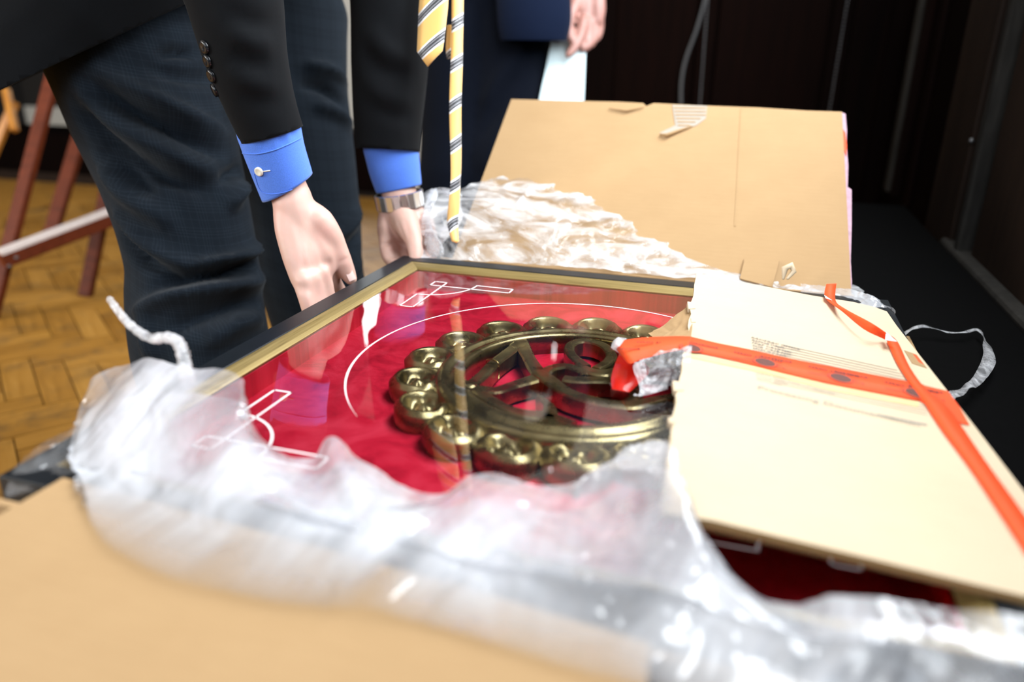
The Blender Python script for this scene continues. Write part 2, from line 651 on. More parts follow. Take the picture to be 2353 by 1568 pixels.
def verts_of(o):
    a = np.empty(len(o.data.vertices) * 3)
    o.data.vertices.foreach_get('co', a)
    return a.reshape(-1, 3)


def set_verts(o, V):
    o.data.vertices.foreach_set('co', np.asarray(V, float).ravel())
    o.data.update()


def normals_of(o):
    a = np.empty(len(o.data.vertices) * 3)
    o.data.vertices.foreach_get('normal', a)
    return a.reshape(-1, 3)


def bvh_of(o):
    return BVHTree.FromPolygons([tuple(v) for v in verts_of(o)], [tuple(p.vertices) for p in o.data.polygons])


def on_surface(tree, px, py, off=0.0):
    d = Vector(ray(px, py)).normalized()
    hit = tree.ray_cast(Vector(CAM), d)
    if hit[0] is None:
        return None, None
    return np.array(hit[0]) + np.array(hit[1]) * off, np.array(hit[1])


def fold(o, strokes, gain=1.0):
    """Press cloth folds: each stroke is (points, width, height); ridges push out, valleys push in."""
    tree = bvh_of(o)
    V, N = verts_of(o), normals_of(o)
    D = np.zeros(len(V))
    for pts, w, h in strokes:
        h *= gain
        pp = []
        for q in catmull(pts, 6):
            p, _ = on_surface(tree, *q)
            if p is not None:
                pp.append(p)
        if len(pp) < 3:
            continue
        pp = np.array(pp)
        k = len(pp)
        lo, hi = pp.min(0) - 4 * w, pp.max(0) + 4 * w
        sel = np.where(((V > lo) & (V < hi)).all(1))[0]
        if not len(sel):
            continue
        best = np.full(len(sel), 1e9)
        tt = np.zeros(len(sel))
        S = V[sel]
        for i in range(k - 1):
            a, b = pp[i], pp[i + 1]
            ab = b - a
            t = np.clip(((S - a) @ ab) / (ab @ ab + 1e-12), 0, 1)
            d = np.linalg.norm(S - a - t[:, None] * ab, axis=1)
            m = d < best
            best[m] = d[m]
            tt[m] = (i + t[m]) / (k - 1)
        taper = np.sin(np.clip(tt, 0.02, 0.98) * math.pi) ** 0.6
        D[sel] += h * taper * np.exp(-(best / w) ** 2)
    set_verts(o, V + N * D[:, None])


def ribbon(name, L, Rr, mat, parent=None, n=8, thick=0.0006, smooth=True):
    """A strip between two 3-D edges, with a real thickness."""
    L, Rr = catmull(L, n), catmull(Rr, n)
    k = len(L)
    V = list(L) + list(Rr)
    Fc = [(i, i + 1, k + i + 1, k + i) for i in range(k - 1)]
    o = mesh(name, V, Fc, mat, parent, smooth)
    m = o.modifiers.new('thickness', 'SOLIDIFY')
    m.thickness = thick
    m.offset = 0
    return o


def cloth_grid(rows, nu, nv):
    """rows: list of lists of 3-D points -> smooth grid (nu along columns, nv along rows)."""
    R = [catmull(r, nu) for r in rows]
    A = np.array(R)
    G = np.stack([catmull(A[:, j], nv) for j in range(A.shape[1])], 1)
    return G


def grid_mesh(name, G, mat, parent=None, smooth=True):
    a, b = G.shape[:2]
    Fc = [(i * b + j, i * b + j + 1, (i + 1) * b + j + 1, (i + 1) * b + j) for i in range(a - 1) for j in range(b - 1)]
    return mesh(name, G.reshape(-1, 3), Fc, mat, parent, smooth)


def crumple(G, amp, scale, seed=0, ridged=True, edge=0.0):
    a, b = G.shape[:2]
    du = np.gradient(G, axis=1)
    dv = np.gradient(G, axis=0)
    N = np.cross(du, dv)
    N /= np.linalg.norm(N, axis=2)[:, :, None] + 1e-12
    N[N[:, :, 2] < 0] *= -1
    out = G.copy()
    off = Vector((seed * 3.1, seed * 7.7, seed * 1.3))
    for i in range(a):
        for j in range(b):
            p = Vector(G[i, j]) * scale + off
            w = noise.noise_vector(p * 0.6) * 1.2
            p = p + w
            if ridged:
                h = (1 - abs(noise.noise(p)) * 2) * 0.6 + (1 - abs(noise.noise(p * 2.3)) * 2) * 0.3 + noise.noise(p * 5.1) * 0.12
            else:
                h = noise.noise(p) + 0.4 * noise.noise(p * 2.4)
            out[i, j] += N[i, j] * amp * h
    return out


# ================================================================== SETTING
XR, YB = 0.62, 2.40             # window wall on the right, panelled wall behind
floor = box('floor', -7.2, XR, -3.0, 5.7, -0.06, -0.012, M['floor_base'])
tag(floor, kind='structure')


def herringbone():
    L, Wd = 0.30, 0.075
    ang = math.radians(8.5)
    ca, sa = math.cos(ang), math.sin(ang)
    protos = []
    for k in range(2):
        th = ang + math.radians(45 if k else -45)
        me = bpy.data.meshes.new('parquet_block')
        g = 0.0007
        V = box_v(-L / 2 + g, L / 2 - g, -Wd / 2 + g, Wd / 2 - g, -0.012, 0.0)
        V2 = [(x * (0.994 if z == 0 else 1), y * (0.975 if z == 0 else 1), z) for x, y, z in V]
        me.from_pydata(V2, [], BOXF)
        me.materials.append(M['parquet'])
        protos.append((me, th))
    cells = []
    r2 = math.sqrt(2)
    for i in range(-60, 61):
        for j in range(-60, 61):
            # herringbone lattice in block units (width 1, length 4)
            for k in range(2):
                bx, by = i * 1.0 + j * 4.0, i * 1.0 - j * 4.0
                if k == 0:
                    cx, cy = bx + 2.0, by + 0.5
                else:
                    cx, cy = bx + 4.5, by - 1.0
                x, y = cx * Wd, cy * Wd
                # rotate lattice 45 deg - so blocks lie at +-45
                t = ang - math.radians(45)
                X, Y = x * math.cos(t) - y * math.sin(t) - 1.35, x * math.sin(t) + y * math.cos(t) + 0.75
                cells.append((X, Y, k))
    vis = []
    for X, Y, k in cells:
        if not (-3.6 < X < 0.4 and -0.6 < Y < 4.2):
            continue
        d = np.array([X, Y, 0]) - CAM
        dep = d @ FW
        if dep < 0.2:
            continue
        px, py = 1176.5 + F * (d @ IR) / dep, 784 - F * (d @ IU) / dep
        seen = (-90 < px < 330 and 370 < py < 1180) or (780 < px < 1110 and 300 < py < 640)
        vis.append((0 if seen else 1, dep, X, Y, k))
    vis.sort()
    near = [v for v in vis if v[0] == 0][:290]
    rest = vis[len(near):]
    for _, dep, X, Y, k in near:
        me, th = protos[k]
        o = bpy.data.objects.new('parquet_block', me)
        o.location = (X, Y, random.uniform(-0.0008, 0.0006))
        o.rotation_euler = (random.uniform(-.003, .003), random.uniform(-.003, .003), th)
        COL.objects.link(o)
        o.parent = floor
    V, Fc = [], []
    for _, dep, X, Y, k in rest:
        th = protos[k][1]
        c_, s_ = math.cos(th), math.sin(th)
        b = len(V)
        for x, y, z in box_v(-L / 2 + .0012, L / 2 - .0012, -Wd / 2 + .0012, Wd / 2 - .0012, -0.012, 0.0):
            V.append((X + x * c_ - y * s_, Y + x * s_ + y * c_, z))
        Fc += [tuple(i + b for i in f) for f in BOXF]
    o = mesh('parquet_surface', V, Fc, M['parquet'], floor)
    o['kind'] = 'stuff'


herringbone()
far_floor = box('parquet_border', -7.2, -3.6, -3.0, 5.7, -0.012, 0.0, M['parquet'], floor)
box('parquet_border', -3.6, XR, -3.0, -0.62, -0.012, -0.0005, M['parquet'], floor)
far_floor2 = box('parquet_border', -3.6, XR, 4.2, 5.7, -0.012, 0.0, M['parquet'], floor)

tag(box('ceiling', -7.2, XR, -3.0, 5.7, 3.3, 3.36, M['ceiling']), kind='structure')
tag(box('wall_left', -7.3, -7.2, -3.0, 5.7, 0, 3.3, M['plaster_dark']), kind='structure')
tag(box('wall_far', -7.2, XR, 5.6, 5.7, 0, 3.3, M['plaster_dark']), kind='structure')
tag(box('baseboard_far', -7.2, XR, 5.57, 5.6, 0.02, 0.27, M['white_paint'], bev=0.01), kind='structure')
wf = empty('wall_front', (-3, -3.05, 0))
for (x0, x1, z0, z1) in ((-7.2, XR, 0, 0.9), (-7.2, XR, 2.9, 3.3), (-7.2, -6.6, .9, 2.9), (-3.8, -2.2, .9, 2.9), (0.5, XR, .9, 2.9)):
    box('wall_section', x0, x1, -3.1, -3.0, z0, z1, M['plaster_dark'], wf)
adopt(wf)
tag(wf, kind='structure')

# window wall on the right: dark panelling below a deep sill, windows above the picture
wr = empty('wall_right', (XR, 0.5, 0))
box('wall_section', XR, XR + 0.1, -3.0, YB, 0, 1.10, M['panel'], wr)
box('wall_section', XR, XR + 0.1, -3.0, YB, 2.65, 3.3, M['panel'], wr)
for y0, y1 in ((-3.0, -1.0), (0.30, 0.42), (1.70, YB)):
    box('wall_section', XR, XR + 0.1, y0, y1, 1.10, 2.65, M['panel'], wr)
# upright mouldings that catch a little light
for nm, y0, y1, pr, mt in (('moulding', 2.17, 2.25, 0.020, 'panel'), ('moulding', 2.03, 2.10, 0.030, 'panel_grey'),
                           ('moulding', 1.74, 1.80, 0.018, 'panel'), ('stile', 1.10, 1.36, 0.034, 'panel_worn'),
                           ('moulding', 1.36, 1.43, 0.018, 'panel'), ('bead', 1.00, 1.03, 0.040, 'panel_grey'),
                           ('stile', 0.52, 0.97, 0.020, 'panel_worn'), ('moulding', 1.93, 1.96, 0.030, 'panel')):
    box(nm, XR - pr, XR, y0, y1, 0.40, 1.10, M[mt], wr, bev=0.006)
V, Fc = ball_geo((XR - 0.036, 1.085, 0.655), 0.006, 10)
mesh('nail_head', V, Fc, M['chain'], wr, True)
adopt(wr)
tag(wr, kind='structure')
for i, (y0, y1) in enumerate(((-1.0, 0.30), (0.42, 1.70))):
    w = empty('window_%d' % (i + 1), (XR, y0, 1.1))
    for a in (y0, (y0 + y1) / 2 - 0.02, y1 - 0.04):
        box('mullion', XR + 0.03, XR + 0.07, a, a + 0.04, 1.10, 2.65, M['panel'], w)
    for b in (1.10, 2.60):
        box('sash_rail', XR + 0.03, XR + 0.07, y0, y1, b, b + 0.05, M['panel'], w)
    adopt(w)
    tag(w, kind='structure')
trim = empty('trim_1', (XR, 0.3, 0.35))
box('ledge_top', XR - 0.045, XR, -0.9, 1.13, 0.405, 0.445, M['panel_grey'], trim, bev=0.008)
box('ledge_skirt', XR - 0.025, XR, -0.9, 1.13, 0.0, 0.405, M['panel'], trim)
adopt(trim)
tag(trim, kind='structure')

# panelled wall behind
wb = empty('wall_back', (-0.3, YB, 0))
XL = -1.22
# a slit of daylight between the blinds, high up
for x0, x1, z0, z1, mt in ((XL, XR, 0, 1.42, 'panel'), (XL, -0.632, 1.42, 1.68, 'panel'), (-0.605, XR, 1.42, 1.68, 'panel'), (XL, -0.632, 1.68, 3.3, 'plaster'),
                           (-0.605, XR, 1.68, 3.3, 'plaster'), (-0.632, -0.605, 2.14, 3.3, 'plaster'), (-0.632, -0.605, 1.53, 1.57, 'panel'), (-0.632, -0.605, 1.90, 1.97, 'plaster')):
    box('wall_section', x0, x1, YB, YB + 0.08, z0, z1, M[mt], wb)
for x0, x1, pr, mt in ((-0.02, 0.36, 0.012, 'panel_worn'), (-0.40, -0.10, 0.010, 'panel'), (0.44, 0.56, 0.012, 'panel'), (-0.09, -0.03, 0.022, 'panel'), (0.37, 0.43, 0.022, 'panel')):
    box('raised_panel', x0, x1, YB - pr, YB, 0.15, 1.6, M['panel'] if mt == 'panel' else M['panel'], wb, bev=0.005)
adopt(wb)
tag(wb, kind='structure')
w3 = empty('window_3', (-0.616, YB, 2.05))
mesh('bright_gap', [(-0.67, YB + 0.12, 1.38), (-0.57, YB + 0.12, 1.38), (-0.57, YB + 0.12, 2.2), (-0.67, YB + 0.12, 2.2)], [(0, 1, 2, 3)], M['sky_glow'], w3)
adopt(w3)
tag(w3, kind='structure')
# pale jamb and tall window left of the panelling
d1 = empty('door_1', (-1.4, YB, 0))
box('jamb', -1.30, -1.22, YB - 0.02, YB + 0.12, 0, 3.3, M['white_paint'], d1, bev=0.006)
adopt(d1)
tag(d1, kind='structure')
w4 = empty('window_4', (-2.6, 5.0, 0))
box('window_apron', -3.3, -1.7, 5.00, 5.08, 0.0, 1.25, M['white_paint'], w4)
box('window_head', -3.3, -1.7, 5.00, 5.08, 2.7, 3.3, M['white_paint'], w4)
mesh('pane', [(-3.09, 5.06, 1.25), (-2.88, 5.06, 1.25), (-2.88, 5.06, 2.7), (-3.09, 5.06, 2.7)], [(0, 1, 2, 3)], M['sky_glow'], w4)
box('mullion', -3.3, -3.09, 5.0, 5.08, 1.25, 2.7, M['white_paint'], w4)
box('mullion', -2.88, -1.7, 5.0, 5.08, 1.25, 2.7, M['white_paint'], w4)
adopt(w4)
tag(w4, kind='structure')

# blind chains and the loose cord on the panelled wall


def ball_chain(x, lean, label):
    root = empty('blind_chain', (x, YB - 0.035, 0.35))
    geos = []
    z = 0.30
    while z < 1.35:
        geos.append(ball_geo((x + lean * (z - 0.6), YB - 0.035, z), 0.0045, 6))
        z += 0.0125
    V, Fc = join(geos)
    o = mesh('chain_beads', V, Fc, M['chain'], root, True)
    o['kind'] = 'stuff'
    tube('chain_core', [(x + lean * (zz - 0.6), YB - 0.035, zz) for zz in (0.30, 0.8, 1.35)], 0.0012, M['chain'], root, 6)
    adopt(root)
    tag(root, label, 'chain', 'blind chains on the dark panelling')


ball_chain(-0.058, -0.02, 'grey beaded blind chain beside the loose grey cord on the dark panelling')
ball_chain(0.404, 0.012, 'grey beaded blind chain alone near the far right corner of the panelling')
cordp = [at_plane(x, y, (0, YB - 0.03, 0), (0, 1, 0)) for x, y in ((1640, -80), (1620, 0), (1600, 70), (1578, 130), (1567, 180), (1565, 240), (1570, 330))]
tag(tube('hanging_cable', catmull(cordp, 6), 0.0065, M['cord'], None, 10), 'smooth grey loose cord curving down the dark panelling left of a beaded chain', 'cord')

# ================================================================== BENCH (black, under the box)
bench = empty('bench', (0.1, 0.1, 0))
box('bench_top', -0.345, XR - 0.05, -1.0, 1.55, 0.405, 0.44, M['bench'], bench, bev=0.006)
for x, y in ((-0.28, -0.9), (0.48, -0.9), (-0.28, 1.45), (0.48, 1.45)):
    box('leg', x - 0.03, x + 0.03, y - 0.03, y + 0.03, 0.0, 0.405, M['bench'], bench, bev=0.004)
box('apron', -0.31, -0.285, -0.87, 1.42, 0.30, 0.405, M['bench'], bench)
adopt(bench)
tag(bench, 'low black bench under the open cardboard box along the window wall', 'bench')

# ================================================================== CARDBOARD BOX
boxr = empty('cardboard_box', (0.02, 0.0, 0.44))
box('base_panel', -0.34, 0.40, -0.37, 0.40, 0.4405, 0.446, M['card'], boxr)
box('near_wall', -0.34, 0.36, -0.386, -0.380, 0.446, 0.508, M['card'], boxr)
box('far_wall', -0.31, 0.32, 0.396, 0.402, 0.446, 0.498, M['card'], boxr)
# far lid leaning back
A33 = math.radians(33)
LN = np.array([0, -math.sin(A33), math.cos(A33)])
LP = (0, .402, .490)


def lid(px, py, off=0.0):
    return at_plane(px, py, np.array(LP) + LN * off, LN)


edge = [(1175, 228), (1290, 231), (1420, 234), (1478, 237), (1485, 244), (1502, 237), (1600, 242), (1740, 247), (1850, 254), (1935, 257)]
top_edge = [lid(*e) for e in edge]
lo_r, lo_l = lid(1957, 690), lid(1030, 620)
far_lid = slab('far_lid', [lo_l] + top_edge + [lid(1945, 450), lo_r], LN, 0.006, [M['card'], M['card_edge']], boxr, True)
# fold line pressed into the lid and the torn tape scar near its top edge
slab('score_line', [lid(1702, 250, 0.0008), lid(1706, 250, 0.0008), lid(1691, 520, 0.0008), lid(1687, 520, 0.0008)], LN, 0.0006, [M['card']], far_lid)
scar = slab('torn_patch', [lid(x, y, 0.001) for x, y in ((1545, 241), (1625, 243), (1622, 272), (1600, 288), (1560, 300), (1520, 312), (1516, 305), (1552, 288))],
            LN, 0.0008, [M['form_ink_pale']], far_lid)
for k in range(6):
    yy = 246 + k * 8
    xl = 1548 + 2 * k
    xr = 1622 - (max(0, k - 2)) * 12
    slab('flute_ridge', [lid(xl, yy, 0.0018), lid(xr, yy + 1, 0.0018), lid(xr, yy + 3, 0.0018), lid(xl, yy + 2.5, 0.0018)], LN, 0.001, [M['card']], far_lid)
tube('curled_flake', [lid(1518, 309, 0.004), lid(1532, 311, 0.006), lid(1552, 303, 0.004), lid(1590, 290, 0.003)], [0.002, 0.0035, 0.003, 0.001], M['card'], far_lid, 8)
tube('curled_flake', [lid(1400, 249, 0.003), lid(1440, 255, 0.004), lid(1480, 246, 0.004)], [0.001, 0.0025, 0.001], M['card'], far_lid, 8)
# printed outer edge and tape folded round it
ed = [(1933, 258), (1943, 262), (1946, 300), (1945, 330), (1949, 380), (1948, 430), (1957, 436), (1957, 520), (1955, 600), (1958, 650), (1956, 665), (1945, 660)]
slab('printed_edge', [lid(x, y, -0.0075) for x, y in ed], LN, 0.004, [M['pink_edge']], boxr)
slab('edge_tape', [lid(x, y, -0.006) for x, y in ((1934, 292), (1943, 305), (1946, 335), (1945, 358), (1936, 335))], LN, 0.001, [M['tape_red']], boxr)
# right flap folded in over the frame
FA, FD = at_z(1600, 628, 0.535), at_z(1520, 1165, 0.535)
FB = at_z(2035, 712, 0.512)
FN = np.cross(FD - FA, FB - FA)
FN = FN / np.linalg.norm(FN)
if FN[2] < 0:
    FN = -FN


def flap(px, py, off=0.0):
    return at_plane(px, py, FA + FN * off, FN)


random.seed(3)
left = []
for i in range(0, 41):
    t = i / 40
    x, y = 1600 + (1520 - 1600) * t, 628 + (1165 - 628) * t
    if t > 0.3:
        x += 12 * math.sin((t - 0.3) / 0.7 * math.pi) * -0.35
    left.append((x + random.uniform(-3.0, 3.0) * (1 if 0 < i < 40 else 0), y))
out = left + [(1528, 1180), (1640, 1197), (1800, 1236), (2000, 1284), (2200, 1333), (2353, 1370), (2560, 1420)]
out += [(2353, 1130), (2240, 980), (2130, 838), (2060, 748), (2038, 716), (2010, 706), (1960, 694), (1870, 680), (1740, 655)]
pts = [flap(*p) for p in out]
side = slab('side_flap', pts, FN, 0.006, [M['card_pale'], M['card_edge']], boxr, True)
# corrugated core seen along the near cut edge
E0, E1 = flap(1530, 1181), flap(2353, 1371)
zz = []
n = 150
eo = np.cross(E1 - E0, FN)
eo /= np.linalg.norm(eo)
if eo[1] > 0:
    eo = -eo
L_, R_ = [], []
for i in range(n):
    p = E0 + (E1 - E0) * i / (n - 1)
    hh = -0.003 + 0.0022 * (1 if i % 2 else -1)
    L_.append(p + FN * hh - eo * 0.004)
    R_.append(p + FN * hh + eo * 0.0012)
mesh('corrugated_core', L_ + R_, [(i, i + 1, n + i + 1, n + i) for i in range(n - 1)], M['card'], side)
for (x, y, s) in ((1560, 886, 11), (1590, 701, 8), (1545, 965, 7), (1594, 735, 5)):
    slab('torn_tab', [flap(x - s * 1.3, y - s, 0.001), flap(x + s, y - s * .7, 0.001), flap(x + s, y + s, 0.001), flap(x - s, y + s * 1.1, 0.001)],
         FN, 0.005, [M['card_pale']], side)
slab('buff_tape_patch', [flap(x, y, 0.0006) for x, y in ((2078, 805), (2106, 815), (2130, 846), (2096, 835))], FN, 0.0005, [M['card']], side)
slab('pink_mark', [flap(x, y, 0.0009) for x, y in ((2098, 813), (2106, 817), (2124, 838), (2112, 832))], FN, 0.0004, [M['tape_red']], side)
# evidence tape across the flap
up_e = [(1583, 773), (1612, 780), (1650, 789), (1720, 803), (1800, 821), (1900, 841), (2000, 860), (2122, 884)]
lo_e = [(1570, 806), (1600, 810), (1650, 820), (1720, 836), (1800, 857), (1900, 880), (2000, 900), (2118, 922)]
ribbon('evidence_tape', [flap(x, y, 0.0012) for x, y in up_e], [flap(x, y, 0.0012) for x, y in lo_e], M['tape_red'], side, 3, 0.0003)
slab('evidence_tape', [flap(x, y, 0.0014) for x, y in ((2112, 883), (2178, 899), (2205, 935), (2228, 977), (2192, 968), (2160, 948), (2116, 922))], FN, 0.0004, [M['tape_red']], side)
slab('yellowed_adhesive', [flap(x, y, 0.0005) for x, y in ((1572, 809), (1720, 839), (1900, 883), (2112, 924), (2110, 936), (1900, 895), (1720, 850), (1568, 818))], FN, 0.0003,
     [mat_plain('yellow_adhesive', (0.66, 0.52, 0.24), 0.6)], side)
a2 = [(1899, 653, .012), (1896, 684, .004), (1935, 716, .010), (1985, 757, .012), (2034, 781, .003), (2040, 790, .002), (2062, 836, .002), (2092, 883, .002), (2124, 926, .002), (2165, 988, .002), (2230, 1076, .002), (2300, 1182, .002), (2360, 1275, .002)]
b2 = [(1922, 652, .012), (1920, 691, .004), (1944, 711, .014), (2000, 741, .022), (2036, 765, .012), (2062, 785, .004), (2090, 843, .003), (2126, 893, .003), (2168, 928, .003), (2197, 962, .002), (2266, 1062, .002), (2342, 1166, .002), (2400, 1250, .002)]
ribbon('evidence_tape', [flap(*p) for p in a2], [flap(*p) for p in b2], M['tape_red'], side, 5, 0.0003)
slab('evidence_tape_back', [flap(x, y, 0.011) for x, y in ((2034, 781), (2036, 763), (2061, 785))], FN, 0.0004, [M['tape_back']], side)
slab('evidence_tape_back', [flap(x, y, 0.006) for x, y in ((1894, 678), (1912, 690), (1897, 685))], FN, 0.0004, [M['tape_back']], side)


def flat_text(body, p, right, up_, size, mat, parent, name, n, bold=0.0, mirror=False):
    c = bpy.data.curves.new(name, 'FONT')
    c.body = body
    c.size = size
    c.offset = bold
    c.resolution_u = 2
    c.materials.append(mat)
    o = bpy.data.objects.new(name, c)
    COL.objects.link(o)
    r = np.array(right) / np.linalg.norm(right)
    n_ = np.array(n) / np.linalg.norm(n)
    u = np.cross(n_, r)
    me = bpy.data.meshes.new_from_object(o.evaluated_get(bpy.context.evaluated_depsgraph_get()))
    bpy.data.objects.remove(o)
    me.name = name
    o = bpy.data.objects.new(name, me)
    COL.objects.link(o)
    o.matrix_world = Matrix(((r[0], u[0], n_[0], p[0]), (r[1], u[1], n_[1], p[1]), (r[2], u[2], n_[2], p[2]), (0, 0, 0, 1)))
    o.parent = parent
    return o


# tape print: upside down for the camera, repeated along the strip
tdir = flap(1900, 860) - flap(1640, 806)
tdir /= np.linalg.norm(tdir)
tperp = np.cross(FN, tdir)       # towards the upper edge
for (cx, cy) in ((1588, 800), (1758, 833), (1932, 869), (2106, 904)):
    p = flap(cx, cy, 0.0019)
    # round seal
    ring = []
    for rr, mt, nm in ((0.0120, M['tape_ink'], 'tape_seal'), (0.0112, M['tape_red'], 'tape_seal_ground'), (0.0098, M['tape_seal'], 'tape_seal_emblem')):
        o = mesh(nm, [p + FN * 0.0001 * len(ring) + rr * (tdir * math.cos(a) + tperp * math.sin(a)) for a in np.linspace(0, 2 * math.pi, 29)[:-1]], [tuple(range(28))], mt, side)
        ring.append(o)
    for k, (txt, dx, dy, sz, mt) in enumerate((('EVIDENCE', 0.008, 0.0125, 0.0066, 'tape_ink'),)):
        flat_text(txt, p + tdir * 0.026 + tperp * 0.018, -tdir, None, 0.0068, M['tape_ink'], side, 'tape_lettering', FN, 0.00012)
    if cx < 2050:
        flat_text('DO NOT OPEN', p + tdir * 0.089 + tperp * 0.0165, -tdir, None, 0.0068, M['tape_ink'], side, 'tape_lettering', FN, 0.00012)
        flat_text('U.S. Immigration', p + tdir * 0.088 + tperp * 0.006, -tdir, None, 0.0052, M['tape_ink'], side, 'tape_lettering', FN)
        flat_text('& Customs Enforcement', p + tdir * 0.092 - tperp * 0.001, -tdir, None, 0.0052, M['tape_ink'], side, 'tape_lettering', FN)
# printed form on the flap
fr_ = flap(2000, 846) - flap(1726, 775)
rows_t = ['RAC/FRAC OFFICE', 'REPORT NO.', 'FP&F CASE NO.', 'SOR CASE NO.', 'SEIZURE NO.', 'DESCRIPTION OF ITEM']
for i, tx in enumerate(rows_t):
    x0, y0 = 1726 + i * 0.6, 776 + i * 6.0
    flat_text(tx, flap(x0, y0, 0.0008), fr_, None, 0.0062, M['form_ink'], side, 'form_lettering', FN, 0.0001)
    x1 = 1726 + len(tx) * 4.6
    ya = y0 + (x1 - x0) * 0.222
    xe, ye = 2062 + i * 8, y0 + (2062 + i * 8 - x0) * 0.222
    slab('form_rule', [flap(x1 + 4, ya + 1.0, 0.0006), flap(xe, ye, 0.0006), flap(xe, ye + 1.0, 0.0006), flap(x1 + 4, ya + 2.0, 0.0006)], FN, 0.0002, [M['form_ink_pale']], side)
for i, tx in enumerate(('CASE AGENT', 'DATE AND TIME OF SEIZURE', 'LOCATION', 'WITNESS')):
    x0, y0 = 1735 + i, 851 + i * 6.5
    flat_text(tx, flap(x0, y0, 0.0008), fr_, None, 0.0056, M['form_ink_pale'], side, 'form_lettering', FN)
    x1 = x0 + len(tx) * 4.6 + 8
    xe = 2130
    slab('form_rule', [flap(x1, y0 + (x1 - x0) * .21, 0.0006), flap(xe, y0 + (xe - x0) * .21, 0.0006), flap(xe, y0 + (xe - x0) * .21 + .6, 0.0006), flap(x1, y0 + (x1 - x0) * .21 + .6, 0.0006)],
         FN, 0.0002, [M['form_ink_pale']], side)
flat_text('Processing Documentation', flap(1740, 893, 0.0008), flap(1890, 925) - flap(1740, 890), None, 0.0125, M['form_ink_pale'], side, 'form_lettering', FN)
slab('form_rule', [flap(2018, 951, .0006), flap(2130, 975, .0006), flap(2130, 978, .0006), flap(2018, 954, .0006)], FN, .0002, [M['form_ink_pale']], side)
# near flap in front of the frame
NZ = 0.515
nf = [(-0.297, -0.352, NZ), (-0.318, -0.640, NZ - 0.01), (0.16, -0.640, NZ - 0.01), (0.14, -0.385, NZ), (0.02, -0.372, NZ)]
slab('near_flap', nf[::-1], (0, 0.02, 1), 0.006, [M['card'], M['card_edge']], boxr, True)
adopt(boxr)
tag(boxr, 'open brown cardboard box with flaps folded out around the framed emblem', 'box')

# ================================================================== FRAMED DISPLAY
fr = empty('framed_display', (0, 0, 0.470))
O_, G_, I_ = 0.357, 0.3300, 0.3125
ZT, ZG = 0.508, 0.5
rot4 = [lambda x, y: (x, y), lambda x, y: (-y, x), lambda x, y: (-x, -y), lambda x, y: (y, -x)]
for k, rf in enumerate(rot4):
    def P(t, d, z):
        x, y = rf(t * d, -d)
        return (x, y, z)
    prof = [(O_, 0.472), (O_, ZT - 0.001), (O_ - 0.001, ZT), (G_ + 0.0008, ZT), (G_, ZT - 0.0008), (G_, 0.472)]
    V = [P(-1, d, z) for d, z in prof] + [P(1, d, z) for d, z in prof]
    n = len(prof)
    Fc = [(i, (i + 1) % n, (i + 1) % n + n, i + n) for i in range(n)] + [tuple(range(n))[::-1], tuple(range(n, 2 * n))]
    recalc(mesh('frame_rail', V, Fc, M['frame_black'], fr))
    prof = [(G_ - 0.0002, ZT - 0.001), (G_ - 0.004, ZT - 0.0012), (G_ - 0.013, ZT - 0.0045), (I_ + 0.001, ZG + 0.0012), (I_, ZG + 0.0004), (I_, 0.480), (G_ - 0.0002, 0.480)]
    V = [P(-1, d, z) for d, z in prof] + [P(1, d, z) for d, z in prof]
    n = len(prof)
    Fc = [(i, (i + 1) % n, (i + 1) % n + n, i + n) for i in range(n)] + [tuple(range(n))[::-1], tuple(range(n, 2 * n))]
    recalc(mesh('gold_liner', V, Fc, M['gold_x' if k % 2 == 0 else 'gold_y'], fr))
for x0, x1, y0, y1 in ((-I_, -I_ + .002, -I_, I_), (I_ - .002, I_, -I_, I_), (-I_, I_, -I_, -I_ + .002), (-I_, I_, I_ - .002, I_)):
    box('velvet_lining', x0, x1, y0, y1, 0.4725, ZG - 0.0024, M['velvet'], fr)
box('velvet_backing', -0.331, 0.331, -0.331, 0.331, 0.468, 0.4725, M['velvet'], fr)
gp = mesh('glass_pane', box_v(-I_ - .001, I_ + .001, -I_ - .001, I_ + .001, ZG - 0.0022, ZG), BOXF, [M['glass'], M['clear']], fr)
for p in gp.data.polygons:
    p.material_index = 0 if p.normal.z > 0.5 else 1
# white printed lines on the glass
ZL = ZG + 0.0004


def strip2d(name, P2, w, closed, mat, parent):
    P2 = np.array(P2, float)
    k = len(P2)
    if closed:
        T = np.roll(P2, -1, 0) - np.roll(P2, 1, 0)
    else:
        T = np.gradient(P2, axis=0)
    T /= np.linalg.norm(T, axis=1)[:, None]
    tp = np.ones(k) if closed else np.clip(np.minimum(np.arange(k), k - 1 - np.arange(k)) / (0.09 * k), 0.12, 1)
    Nn = np.stack([-T[:, 1], T[:, 0]], 1) * w / 2 * tp[:, None]
    V = [(x, y, ZL) for x, y in P2 + Nn] + [(x, y, ZL) for x, y in P2 - Nn]
    m = k if closed else k - 1
    return mesh(name, V, [(i, (i + 1) % k, k + (i + 1) % k, k + i) for i in range(m)], mat, parent)


